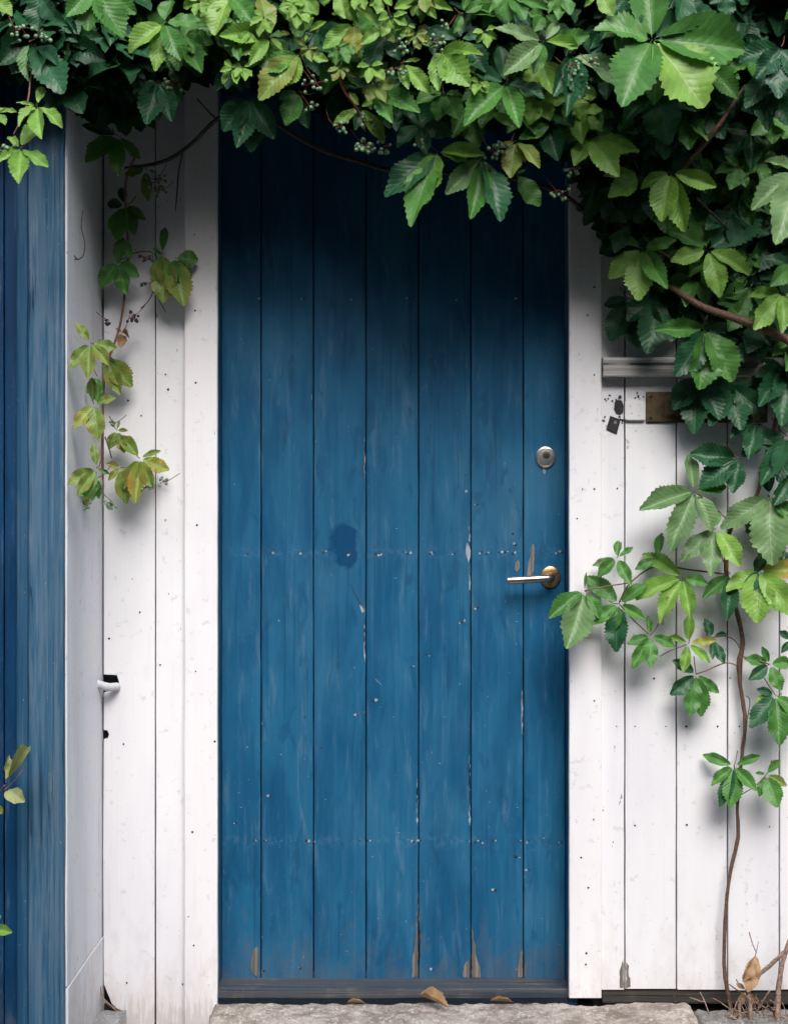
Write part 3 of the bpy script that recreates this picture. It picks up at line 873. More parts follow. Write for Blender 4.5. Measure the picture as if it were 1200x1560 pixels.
def blade(parent, mat, a, tip, nrm, width, r, curled=False, zs_=1.0):
    """One leaflet as an object of its own under its leaf."""
    y = tip - a
    L = y.length; y.normalize()
    x = y.cross(nrm)
    if x.length < 1e-3: x = y.cross(Vector((0, 0, 1)))
    x.normalize()
    z = x.cross(y)
    me = r.choice(CURLED if curled else TEMPL)
    o = bpy.data.objects.new('leaflet', me)
    COL.objects.link(o)
    o.parent = parent
    sx = width * r.choice((-1, 1)) if False else width
    zl = L * zs_
    m = Matrix(((x.x * sx, y.x * L, z.x * zl, 0), (x.y * sx, y.y * L, z.y * zl, 0), (x.z * sx, y.z * L, z.z * zl, 0), (0, 0, 0, 1)))
    o.matrix_local = Matrix.Translation(a - off(parent)) @ m
    o.material_slots[0].link = 'OBJECT'
    o.material_slots[0].material = mat
    return o

def petiole_mesh(c, back, thick=0.0013):
    mid = c.lerp(back, .5) + Vector((0, 0, -0.006))
    return tube_mesh('leaf', [([c + Vector((0, 0, 0)), mid, back], [thick, thick * .9, thick * 1.2])], 5, 3)

def leaf(vine, cu, cv, d, col, tips, w=0.54, tilt=None, side=None, r=rl, back=None, curled=False, jit=1.0, spread=0.006):
    """A palmate leaf: its stalk, and leaflets that run from (cu, cv) to each tip."""
    c = P(cu, cv, d)
    a = math.radians(tilt if tilt is not None else r.uniform(4, 26))
    s = side if side is not None else r.uniform(-.35, .35)
    n = Vector((s, -math.cos(a), math.sin(a))).normalized()
    bk = back or (c + Vector((r.uniform(-.035, .035), min(0.07, d * .6), r.uniform(-0.005, .05))))
    o = link('leaf', petiole_mesh(c, bk), M['petiole'], vine, True, c)
    for q in tips:
        tu, tv = q[0], q[1]
        ww = q[2] if len(q) > 2 and q[2] else w
        cc = q[3] if len(q) > 3 else col
        t = on_plane(tu, tv, c, n)
        t += (t - CAM).normalized() * r.uniform(-.018, .022) * jit
        nn = (n + Vector((r.uniform(-.35, .35), r.uniform(-.1, .1), r.uniform(-.28, .32))) * jit).normalized()
        dirv = (t - c)
        L = dirv.length
        PL = L - 0.75 * (L - math.hypot(dirv.x, dirv.z))
        st = c + dirv.normalized() * min(spread, L * .1)
        blade(o, M['leaf_' + cc], st, t, nn, PL * ww * r.uniform(.80, 1.02), r, curled)
    return o

canopy = empty('creeper_vine', P(760, 250, 0.02), 'dense green creeper canopy hanging over the door top and upper right wall', 'creeper')
FRONT = [
 # u, v, depth, colour, tips
 (-12, -8, .70, 'l', [(18, 24), (-30, 20)]),
 (60, -8, .70, 'd', [(58, 47, .8), (87, 30), (30, 10)]),
 (140, -18, .66, 'g', [(134, 47, .75), (188, 58, .62), (208, 20), (100, 25)]),
 (250, 34, .52, 'g', [(197, 81, .62, 'l'), (236, 108, .38, 'l'), (276, 92, .5), (262, 0, .6), (305, 30, .5)]),
 (44, 63, .70, 'g', [(45, 124, .36)]),
 (54, 68, .67, 'd', [(87, 99, .5), (98, 142, .5, 'd'), (62, 118, .6)]),
 (240, 122, .33, 'd', [(223, 190, .62), (277, 156, .55), (203, 142), (262, 185, .5)]),
 (350, -6, .45, 'l', [(327, 54, .72), (388, 36, .55, 'g'), (305, 25, .5)]),
 (410, 55, .46, 'l', [(334, 54, .42), (354, 83, .4), (379, 99, .36), (397, -6, .62, 't'), (430, 78, .4)]),
 (456, 80, .44, 'l', [(395, 153, .56, 't'), (428, 133, .6, 'l'), (398, 112, .55, 'g'), (463, 70, .3, 'y'), (500, 92, .4)]),
 (445, 52, .45, 't', [(466, 70, .36, 'y'), (424, 50, .35)]),
 (467, 50, .47, 'l', [(425, 12, .4), (472, 17, .3), (497, 32, .34), (465, 62, .3)]),
 (380, 88, .40, 'd', [(345, 136, .5), (362, 120, .5), (395, 60, .5)]),
 (540, 34, .46, 'l', [(492, 74, .46), (537, 85, .66, 'y'), (505, 20, .4)]),
 (583, 43, .47, 'l', [(543, 11, .34), (548, 67, .42), (584, 14, .36), (612, 40, .3), (601, 64, .5)]),
 (462, -8, .46, 'l', [(426, 10, .35), (484, 22, .6)]),
 (515, -14, .46, 'l', [(546, 34, .36), (527, 28, .6), (490, 5)]),
 (583, 50, .43, 'd', [(577, 90, .75), (556, 120, .5), (610, 90, .4)]),
 (670, 75, .46, 'l', [(736, 84, .4), (716, 131, .58), (668, 138, .46), (625, 60, .4)]),
 (611, 95, .45, 'l', [(623, 136, .34), (656, 143, .36), (640, 90, .3)]),
 (636, 0, .46, 'l', [(665, 28, .4), (690, 15, .3), (640, 35, .5), (600, 12, .5)]),
 (455, 138, .40, 'g', [(436, 191, .6), (425, 150, .5, 'd'), (470, 195, .5, 'd')]),
 (380, 148, .36, 'd', [(382, 232, .62), (418, 212, .55), (340, 200, .6), (360, 225, .5)]),
 (570, 137, .42, 'g', [(598, 187, .44), (640, 172, .4), (520, 128, .5, 'd'), (610, 125, .5, 'd'), (560, 100, .5, 'd')]),
 (548, 163, .43, 'l', [(507, 191, .36), (586, 216, .42), (540, 198, .4, 'd'), (532, 140, .4), (572, 150, .4)]),
 (667, 230, .45, 'g', [(651, 311, .62, 'l'), (626, 346, .40), (586, 300, .45, 'd'), (739, 236, .36, 'l'), (712, 246, .4, 'l')]),
 (734, 240, .46, 'g', [(678, 296, .40, 'p'), (716, 334, .40), (756, 303, .42, 'p'), (762, 338, .4, 'd'), (700, 232, .4)]),
 (786, 264, .44, 'g', [(822, 314, .56), (800, 258, .4)]),
 (785, 214, .46, 'y', [(778, 271, .5, 't'), (800, 247, .5, 'y'), (836, 190, .5, 'g'), (822, 256, .34, 't'), (760, 225, .4)]),
 (828, 62, .48, 'g', [(752, 42, .34, 'p'), (766, 114, .48, 'p'), (812, 113, .5), (851, 34, .4, 'p'), (898, 53, .34), (880, 72, .42, 'l')]),
 (770, 126, .45, 'g', [(707, 192, .46), (791, 195, .46), (718, 108, .5, 'd'), (829, 150, .5, 'd'), (760, 70, .5, 'd')]),
 (748, 170, .46, 'l', [(783, 192, .42), (735, 160, .4)]),
 (868, 84, .43, 'd', [(842, 147, .5), (950, 138, .46, 'p'), (862, 178, .26), (885, 150, .5)]),
 (993, 60, .50, 'g', [(946, 163, .62), (1072, 164, .88, 'l'), (1134, 76, .62), (904, 46, .62), (1085, 15, .66, 'd'), (985, -30, .6)]),
 (912, -14, .50, 'l', [(935, 23, .6), (890, 10, .4)]),
 (1105, -18, .46, 'd', [(1107, 26, .9), (1080, 5), (1140, 5)]),
 (897, 209, .46, 'l', [(850, 204, .44), (875, 253, .5), (943, 269, .5), (974, 231, .4), (908, 160, .6, 'd')]),
 (974, 269, .47, 'l', [(926, 301, .5), (918, 268, .4)]),
 (1022, 262, .48, 'l', [(1008, 338, .56), (1043, 353, .44), (1091, 284, .46), (975, 288, .45), (1052, 225, .5, 'd')]),
 (975, 271, .40, 'd', [(984, 193, .62), (1005, 225, .5)]),
 (1218, 262, .50, 'p', [(1144, 320, .44), (1181, 373, .42), (1165, 245, .4)]),
 (978, 378, .46, 'l', [(927, 424, .56), (972, 458, .56), (1016, 440, .44, 'g'), (926, 362, .44, 'g'), (1030, 365, .5, 'g')]),
 (1077, 380, .46, 'l', [(1021, 398, .5), (1097, 453, .46, 'l'), (1141, 420, .4), (1058, 315, .6, 'g'), (1158, 325, .52, 'd'), (1010, 350, .4, 'g')]),
 (1192, 445, .50, 'p', [(1138, 453, .36, 'l'), (1147, 502, .46, 'l'), (1190, 508, .42, 'l'), (1228, 470)]),
 (1208, 405, .46, 'g', [(1172, 436, .5), (1160, 395, .5, 'd')]),
 (1073, 500, .40, 'g', [(995, 503, .40, 'g'), (1028, 573, .5, 'd'), (1064, 594, .56), (1115, 582, .60), (1132, 512, .5, 'd')]),
 (1000, 130, .38, 'd', [(950, 190, .5), (1020, 220, .6), (1060, 170, .5), (960, 110, .5)]),
 (1190, 70, .42, 'd', [(1150, 120, .55), (1185, 150, .5), (1125, 95, .5), (1215, 130, .5)]),
 (1175, 110, .36, 'd', [(1135, 165, .5), (1170, 200, .5), (1200, 190, .5)]),
 (960, 340, .40, 'd', [(915, 330, .5), (935, 385, .5), (985, 330, .5), (955, 300, .5)]),
 (700, 60, .40, 'd', [(690, 120, .5), (740, 110, .5), (660, 45, .5), (735, 50, .5), (720, 15, .5)]),
 (705, 20, .44, 'g', [(735, 5, .5), (690, 50, .5), (760, 22, .4), (715, -20, .4)]),
 (775, -10, .45, 'g', [(800, 30, .5), (745, 20, .4), (775, 35, .5), (835, 15, .4)]),
 (855, -14, .45, 'g', [(870, 22, .5), (835, 20, .4), (885, -5, .4), (850, 30, .4)]),
 (955, -5, .44, 'd', [(965, 50, .6), (925, 30, .5), (1000, 20, .5)]),
 (1040, -20, .42, 'd', [(1030, 30, .6), (1065, 25, .5), (1010, 15, .5)]),
 (640, 190, .38, 'd', [(605, 225, .5), (650, 235, .5), (690, 205, .5), (625, 160, .5)]),
 (830, 180, .36, 'd', [(805, 215, .5), (850, 245, .5), (880, 200, .5), (800, 165, .5)]),
 (905, 290, .36, 'd', [(890, 335, .5), (930, 340, .5), (945, 300, .5), (880, 300, .4)]),
 (1110, 320, .34, 'd', [(1075, 350, .5), (1120, 385, .5), (1155, 350, .5)]),
 (960, 455, .20, 'd', [(930, 520, .6), (975, 530, .6), (1010, 500, .6), (920, 465, .6)]),
 (1000, 450, .24, 'd', [(985, 540, .6), (1025, 520, .6), (1040, 465, .6), (955, 490, .6)]),
 (1065, 575, .22, 'd', [(1058, 662, .5), (1025, 625, .55), (1095, 640, .6), (1120, 610, .5)]),
 (1110, 585, .26, 'd', [(1080, 650, .5), (1130, 655, .55), (1165, 630, .5), (1150, 585, .5)]),
 (1190, 560, .28, 'd', [(1155, 620, .5), (1190, 650, .5), (1215, 620, .5), (1150, 575, .5)]),
]
rl = random.Random(5)
def near_wall(u, d, v=400):
    """the canopy hangs out over the eave at the top and closes on the wall lower down, most of all on the right"""
    k = min(1.0, max(0.0, (u - 105) / 90.0))
    m = min(1.0, max(0.0, (u - 840) / 60.0))
    a_ = .515 if v < 110 else max(.32, .515 - (v - 110) * .0010)
    b_ = .515 if v < 90 else max(.155, .515 - (v - 90) * .00118)
    q = (a_ * (1 - m) + b_ * m) + (d - .455) * .6
    return d * (1 - k) + max(.05, q) * k
for L in FRONT:
    leaf(canopy, L[0], L[1], near_wall(L[0], L[2], L[1]), *L[3:], r=rl)

# second layer of whole leaves inside the canopy, then the deep leaf mass behind
BOT = [(-700, 150), (-100, 125), (60, 120), (110, 190), (200, 205), (255, 150), (330, 150), (420, 165), (520, 205), (600, 240), (700, 225), (800, 230), (880, 270), (930, 370), (985, 440), (1060, 520),
       (1130, 580), (1200, 620), (1400, 700), (1700, 560), (2300, 400)]
def bot(u):
    for (a, b), (c_, d_) in zip(BOT, BOT[1:]):
        if a <= u <= c_: return b + (d_ - b) * (u - a) / (c_ - a)
    return 300
def rand_leaf(u, v, d, L, r):
    rot = r.uniform(-45, 45)
    tips = []
    for k, (an, f) in enumerate(((-92, .68), (-46, .9), (0, 1.0), (46, .9), (92, .68))):
        a = math.radians(an + rot + r.uniform(-10, 10)); l = L * f * r.uniform(.85, 1.12)
        tips.append((u + math.sin(a) * l, v + math.cos(a) * l, r.uniform(.46, .62)))
    return tips
r2 = random.Random(21)
n = 0
while n < 105:
    u = r2.uniform(-40, 1240); v = r2.uniform(-60, 600)
    if v > bot(u) - 55: continue
    d = r2.uniform(.20, .30) if u > 110 else r2.uniform(.48, .53)
    if 100 <= u < 330: d = r2.uniform(.12, .28)
    if v > 330: d = r2.uniform(.10, .22)
    d = near_wall(u, d, max(v, 75))
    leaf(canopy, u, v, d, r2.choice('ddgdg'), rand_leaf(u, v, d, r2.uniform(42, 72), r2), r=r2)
    n += 1

n = 0
while n < 48:
    u = r2.uniform(-20, 1230); v = r2.uniform(-30, 560)
    if v > bot(u) - 62 or (1090 < u < 1200 and 60 < v < 250): continue
    d = near_wall(u, r2.uniform(.33, .38), max(v, 20)) + (0 if u > 110 else .2)
    leaf(canopy, u, v, d, r2.choice('ggggld'), rand_leaf(u, v, d, r2.uniform(30, 58), r2), r=r2)
    n += 1

n = 0
while n < 24:                                     # young sprays that catch the light at the top
    u = r2.uniform(300, 760); v = r2.uniform(-12, 130)
    if v > bot(u) - 50: continue
    d = near_wall(u, .50, v)
    leaf(canopy, u, v, d, r2.choice('lllgt'), rand_leaf(u, v, d, r2.uniform(22, 36), r2), w=.42, r=r2)
    n += 1

def leaf_mass(name, parent, count, sampler, mat, seed):
    r = random.Random(seed)
    low = [leaflet_geo(10, 5, r.uniform(.15, .5), r.uniform(.1, .4), .03, r.uniform(0, 6), .10) for _ in range(5)]
    verts, faces, uvs = [], [], []
    for _ in range(count):
        u, v, d = sampler(r)
        c = P(u, v, d)
        ax = r.uniform(-60, 60)
        a = math.radians(r.uniform(10, 60) if u < 850 else r.uniform(5, 28))
        nrm = Vector((r.uniform(-.5, .5), -math.cos(a), math.sin(a))).normalized()
        L = r.uniform(.065, .115)
        x0_ = Vector((1, 0, 0)); x0_ = (x0_ - nrm * x0_.dot(nrm)).normalized(); dn_ = nrm.cross(x0_); dn_ = -dn_ if dn_.z > 0 else dn_
        for an, f in ((-92, .68), (-46, .9), (0, 1.0), (46, .9), (92, .68)):
            t = math.radians(an + ax + r.uniform(-10, 10))
            y = (x0_ * math.sin(t) + dn_ * math.cos(t)).normalized()
            nn = (nrm + Vector((r.uniform(-.3, .3), r.uniform(-.2, .2), r.uniform(-.3, .3)))).normalized()
            x = y.cross(nn).normalized(); z = x.cross(y)
            l = L * f * r.uniform(.85, 1.1); w_ = l * r.uniform(.48, .62)
            gv, gf, gu = r.choice(low)
            b = len(verts)
            verts += [c + x * (p[0] * w_) + y * (p[1] * l) + z * (p[2] * l) for p in gv]
            faces += [tuple(b + i for i in f_) for f_ in gf]
            uvs += gu
    me = mesh_from(name, verts, faces)
    uv = me.uv_layers.new(name='UVMap')
    flat = [0.0] * (2 * len(me.loops))
    vi = [0] * len(me.loops); me.loops.foreach_get('vertex_index', vi)
    for i, q in enumerate(vi):
        flat[2 * i], flat[2 * i + 1] = uvs[q]
    uv.data.foreach_set('uv', flat)
    return tag(link(name, me, mat, parent, True), kind='stuff')

def deep(r):
    while True:
        u = r.uniform(-60, 1300); v = r.uniform(-30, 640)
        if v > bot(u) - 40: continue
        d = r.uniform(.05, .26)
        if u < 105: d = r.uniform(.46, .50)
        elif u < 230: d = r.uniform(.05, .85)
        elif u < 330: d = r.uniform(.05, .40)
        elif v > 330: d = r.uniform(.0, .06)
        elif u > 850: d = r.uniform(.0, .14)
        return u, v, (d if u < 105 else .03 + .45 * d)
def above(r):
    u = r.uniform(-150, 1400); return u, r.uniform(-280, -150), r.uniform(.50, .57)
def aside(r):
    while True:
        u = r.choice((r.uniform(1250, 2200), r.uniform(-650, -40))); v = r.uniform(-300, 640)
        if v > bot(u) - 30: continue
        return u, v, (r.uniform(.05, .26) if u > 0 else r.uniform(.46, .56))
def mid(r):
    while True:
        u = r.uniform(60, 1300); v = r.uniform(-30, 520)
        if v > bot(u) - 60: continue
        d = r.uniform(.12, .32)
        if u > 840 and v > 120:
            if r.random() < .45: continue
            d = r.uniform(.03, .10)
        if u > 850 and v > 220: d = r.uniform(.02, .06)
        if v > 330: d = r.uniform(.03, .07)
        elif v < 60: d = r.uniform(.18, .42)
        if u < 110: d = r.uniform(.38, .46)
        return u, v, d
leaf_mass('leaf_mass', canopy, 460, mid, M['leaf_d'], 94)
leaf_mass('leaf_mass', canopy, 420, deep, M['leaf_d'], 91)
def clump(r):
    while True:
        u = r.uniform(-120, 200); v = r.uniform(-60, 130)
        if v > bot(u) - 40 or (u > 100 and v > 120): continue
        return u, v, (r.uniform(.46, .58) if u < 100 else r.uniform(.25, .46))
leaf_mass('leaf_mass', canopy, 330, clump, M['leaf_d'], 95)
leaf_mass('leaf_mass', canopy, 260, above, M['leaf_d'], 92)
leaf_mass('leaf_mass', canopy, 330, aside, M['leaf_g'], 93)

# ------------------------------------------------------------------ creeper stems and berries
climb_ref = [None]
def stem(vine, px, rad, mat='stem', name='stem', sides=7, lump=.06, seed=1):
    if vine is climb_ref[0]: px = [(q[0], q[1], .012 + q[2] * .42) for q in px]
    if vine is canopy: px = [(q[0], q[1], near_wall(q[0], q[2], q[1])) for q in px]
    pts = [P(*q) for q in px]
    return link(name, tube_mesh(name, [(pts, rad)], sides, 5, lump, seed), M[mat], vine, True)

def berries(vine, u, v, d, n, spread, mat='berry', root=None, size=.0046, seed=0, drop=1.0):
    """A branched red stalk (part) that carries its berries (sub-part)."""
    r = random.Random(seed * 7 + n)
    if vine is canopy: d = near_wall(u, d, v)
    d += .035
    c = P(u, v, d)
    rt = P(*root) if root else P(u + r.uniform(12, 26) * r.choice((-1, 1)), v - spread * r.uniform(.7, 1.4), d - .03)
    hubs = [c + Vector((r.uniform(-1, 1), r.uniform(-.6, .6), r.uniform(-.4, .6))) * (spread / PXM * .45) for _ in range(max(2, n // 5))]
    paths = [([rt, rt.lerp(c, .55) + Vector((r.uniform(-.006, .006), 0, -.004)), c], [.0010, .0009, .0009])]
    bv, bf = [], []
    for h in hubs:
        paths.append(([c, c.lerp(h, .5) + Vector((0, -.002, .002)), h], [.0010, .0009, .0008]))
    for i in range(n):
        h = hubs[i % len(hubs)]
        q = h + Vector((r.uniform(-1, 1), r.uniform(-1, 1), r.uniform(-1.1, .5) * drop)).normalized() * (spread / PXM * r.uniform(.35, .62))
        paths.append(([h, h.lerp(q, .5) + Vector((0, 0, .002)), q], [.0007, .0006, .0006]))
        rr_ = size * r.uniform(.78, 1.12)
        b = len(bv); S, R = 8, 6
        for a in range(R + 1):
            th = math.pi * a / R
            for k in range(S):
                ph = 2 * math.pi * k / S
                bv.append(q + Vector((math.sin(th) * math.cos(ph), math.sin(th) * math.sin(ph), math.cos(th))) * rr_)
        for a in range(R):
            for k in range(S):
                bf.append((b + a * S + k, b + (a + 1) * S + k, b + (a + 1) * S + (k + 1) % S, b + a * S + (k + 1) % S))
    o = link('berry_cluster', tube_mesh('berry_cluster', paths, 5, 3), M['stalk'], vine, True, c)
    tag(link('berries', mesh_from('berries', bv, bf), M[mat], o, True), kind='stuff')
    return o

stem(canopy, [(1245, 540, .40), (1180, 508, .47), (1120, 485, .48), (1060, 462, .46), (1000, 420, .36), (950, 380, .30)], [.013, .0115, .0105, .009, .007, .005], 'stem', lump=.10)
stem(canopy, [(1135, 130, .34), (1098, 185, .47), (1070, 222, .48), (1040, 256, .46), (1000, 300, .36)], [.004, .005, .0055, .006, .005], 'stem', lump=.12, seed=3)
stem(canopy, [(960, 372, .30), (900, 330, .12), (850, 292, .10), (760, 268, .09), (640, 262, .09), (590, 258, .10), (540, 244, .11), (480, 224, .11), (400, 175, .1)], [.006, .0055, .006, .006, .005, .0055, .005, .005, .004], 'stem_dark', lump=.12, seed=4)
stem(canopy, [(345, 170, .14), (320, 190, .12), (295, 215, .10), (265, 238, .08), (232, 250, .06), (190, 255, .04)], [.006, .0055, .005, .005, .0045, .003], 'stem_dark', lump=.08, seed=5)
stem(canopy, [(300, 150, .12), (320, 172, .10), (330, 180, .10)], [.002, .002, .002], 'stem_dark', seed=6)
stem(canopy, [(278, 232, .06), (272, 262, .05), (270, 290, .05), (267, 322, .05)], [.002, .002, .0018, .0012], 'stem_dark', seed=7)
stem(canopy, [(516, 110, .44), (522, 135, .45), (540, 160, .46), (550, 180, .46), (557, 200, .46)], [.003, .003, .0028, .0024, .002], 'stalk', seed=8)
stem(canopy, [(458, 80, .42), (467, 103, .43), (478, 118, .44)], [.0016, .0015, .0012], 'petiole', seed=9)
stem(canopy, [(870, 130, .34), (864, 100, .42), (866, 78, .42)], [.002, .002, .002], 'stem', seed=10)
stem(canopy, [(980, 360, .40), (1000, 378, .45), (1020, 392, .45), (1025, 398, .42)], [.003, .003, .003, .002], 'stem', seed=11)
stem(canopy, [(1060, 300, .38), (1085, 325, .42), (1105, 345, .42), (1120, 360, .36)], [.003, .003, .0025, .002], 'stem_dark', seed=12)
for i, (u, v, d, n_, s) in enumerate(((556, 222, .46, 26, 22), (592, 222, .46, 8, 18), (555, 188, .45, 8, 22), (510, 190, .44, 7, 22), (478, 128, .44, 9, 22), (474, 165, .44, 6, 18), (616, 72, .47, 12, 20),
                                      (600, 105, .46, 10, 20), (664, 62, .47, 12, 22), (878, 122, .47, 24, 24), (868, 100, .46, 8, 16), (905, 95, .46, 7, 14), (752, 232, .47, 10, 24), (770, 222, .47, 9, 16),
                                      (868, 262, .46, 12, 22), (848, 290, .46, 9, 20), (272, 125, .30, 9, 26), (30, 45, .70, 12, 22), (68, 58, .68, 8, 16), (640, 215, .44, 4, 16), (680, 40, .46, 6, 14))):
    berries(canopy, u, v, d, n_, s, seed=i)

# ------------------------------------------------------------------ creeper strand on the left planks
strand = empty('creeper_strand', P(175, 760, 0.03), 'thin creeper strand with yellowing leaves hanging down the left white planks', 'creeper')
LEFT = [
 (180, 206, .22, 'g', [(124, 190, .34, 'd'), (130, 247, .52), (181, 268, .40), (214, 242, .36), (186, 165, .46, 'd')]),
 (190, 312, .12, 'g', [(222, 334, .42), (206, 358, .42), (178, 366, .6), (163, 310, .6, 'd'), (185, 285, .5, 'd')]),
 (190, 362, .10, 'g', [(180, 402, .55), (198, 395, .4)]),
 (180, 398, .11, 'g', [(154, 440, .58), (194, 449, .46), (188, 362, .5), (212, 422, .5)]),
 (222, 258, .12, 't', [(190, 266, .45), (226, 306, .4), (200, 252, .3)]),
 (247, 386, .10, 't', [(252, 346, .34, 'g'), (232, 380, .4, 'g'), (234, 428, .5, 'g'), (262, 450, .5), (250, 462, .5)]),
 (266, 392, .10, 'g', [(302, 396, .78, 'g'), (280, 466, .5, 't'), (286, 440, .5, 'd'), (262, 430, .5)]),
 (138, 522, .12, 't', [(114, 491, .42), (107, 562, .44), (134, 577, .44), (166, 556, .44), (178, 530, .5)]),
 (162, 545, .08, 't', [(201, 590, .60), (184, 602, .46), (175, 550, .4, 'g')]),
 (148, 572, .09, 'g', [(150, 612, .6), (132, 600, .4)]),
 (143, 615, .12, 't', [(112, 652, .50, 'y'), (150, 671, .52), (176, 606, .44), (140, 575, .4)]),
 (178, 655, .08, 't', [(195, 656, .4), (166, 684, .5), (190, 690, .5), (182, 640, .3)]),
 (213, 698, .11, 'y', [(184, 664, .5, 't'), (245, 687, .34, 't'), (258, 716, .46), (233, 746, .42, 't'), (206, 768, .42), (188, 745, .46, 't'), (220, 735, .4)]),
 (184, 712, .10, 'y', [(162, 706, .5), (165, 732, .42), (192, 768, .5, 't'), (205, 730, .4)]),
 (147, 713, .12, 't', [(103, 738, .54), (118, 757, .42), (137, 748, .40), (167, 722, .40, 'g'), (142, 676, .38)]),
 (150, 728, .10, 'g', [(128, 770, .5), (150, 760, .4)]),
]
r3 = random.Random(8)
for L in LEFT:
    d_ = L[2] if L[1] < 260 else .02 + L[2] * .32
    um = min([t[0] for t in L[4]])
    if um < 160: d_ = max(d_, 4 - 1780.8 / (600 - um) + .03)       # keep clear of the return wall in the corner
    leaf(strand, L[0], L[1], d_, *L[3:], r=r3, jit=.5, tilt=r3.uniform(4, 16), side=r3.uniform(-.1, .2))
leaf(strand, 186, 506, .05, 'b', [(176, 500, .5), (184, 530, .7), (197, 516, .4)], r=r3, curled=True)
stem(strand, [(205, 240, .16), (192, 275, .10), (192, 330, .06), (196, 390, .05), (191, 440, .045), (184, 490, .045), (172, 530, .06), (160, 570, .06), (157, 640, .05), (155, 700, .05), (158, 742, .045)],
     [.003, .003, .003, .0033, .0033, .003, .0028, .0026, .0026, .0024, .0014], 'petiole', seed=21)
stem(strand, [(160, 665, .05), (165, 680, .05), (170, 698, .06)], .0018, 'stem_dark', seed=22)
stem(strand, [(180, 398, .06), (205, 385, .05), (228, 383, .05), (240, 392, .06)], .0013, 'stem_dark', seed=23)
stem(strand, [(232, 388, .05), (238, 425, .04), (228, 455, .04), (214, 470, .04)], .0013, 'stem_dark', seed=24)
stem(strand, [(238, 440, .035), (243, 458, .03), (253, 476, .03)], [.0016, .0014, .0008], 'stem_dark', seed=25)
stem(strand, [(104, 393, .36), (118, 395, .34), (127, 388, .33), (129, 370, .33), (124, 345, .33), (126, 320, .30)], [.0012, .0014, .0015, .0014, .0013, .0012], 'stem_dark', seed=26)
stem(strand, [(104, 380, .36), (112, 388, .35), (118, 395, .34)], .0011, 'stem_dark', seed=27)
for i, (u, v, d, n_, s, m_) in enumerate(((236, 275, .11, 20, 24, 'berry'), (245, 288, .11, 10, 18, 'berry'), (218, 392, .06, 9, 16, 'berry_dark'), (203, 480, .05, 14, 16, 'berry_dark'), (216, 432, .06, 3, 8, 'berry_dark'),
                                          (165, 487, .07, 5, 12, 'berry_dark'), (131, 764, .10, 9, 18, 'berry'), (172, 768, .10, 12, 16, 'berry'), (226, 742, .10, 7, 14, 'berry'), (250, 734, .10, 8, 14, 'berry'), (172, 645, .07, 6, 10, 'berry'))):
    berries(strand, u, v, (d if u > 160 else max(d, 4 - 1780.8 / (600 - u) + .05)), n_, s, m_, size=.0040, seed=40 + i)

# ------------------------------------------------------------------ sprigs over the blue post
sprig = empty('creeper_sprig', P(45, 230, .55), 'light green creeper sprig with berries hanging over the blue post top', 'creeper')
r4 = random.Random(3)
for L in [(57, 160, .72, 'l', [(24, 156, .22), (67, 133, .46), (95, 195, .34), (64, 212, .40), (29, 193, .40)]),
          (31, 225, .72, 'l', [(53, 188, .46), (74, 254, .36), (29, 280, .48), (-4, 250, .4), (12, 208, .4)]),
          (-4, 172, .72, 'l', [(8, 190, .7), (10, 165, .5), (26, 170, .3)])]:
    leaf(sprig, *L, r=r4, tilt=30, side=.1)
stem(sprig, [(50, 90, .64), (46, 122, .70), (42, 155, .71), (28, 190, .71), (20, 205, .71)], [.002, .002, .002, .0018, .0014], 'petiole', seed=31)
berries(sprig, 10, 228, .69, 12, 20, seed=60)
berries(sprig, 26, 232, .69, 6, 12, seed=61)
sp2 = empty('curled_sprig', P(0, 1215, .52), 'pale curled creeper leaf poking in front of the blue post low down', 'creeper')
leaf(sp2, 9, 1192, .55, 'k', [(42, 1139, .40), (14, 1150, .3)], r=r4, tilt=15, curled=True)
leaf(sp2, 6, 1204, .55, 'k', [(38, 1222, .62), (22, 1225, .5)], r=r4, tilt=30)
leaf(sp2, -14, 1415, .55, 'l', [(19, 1421, .5), (2, 1395, .5)], r=r4, tilt=30)
leaf(sp2, -8, 1225, .55, 'y', [(4, 1240, .6)], r=r4, tilt=30)
stem(sp2, [(-30, 1440, .52), (-20, 1330, .53), (-8, 1225, .54), (8, 1196, .55)], .0016, 'petiole', seed=33)

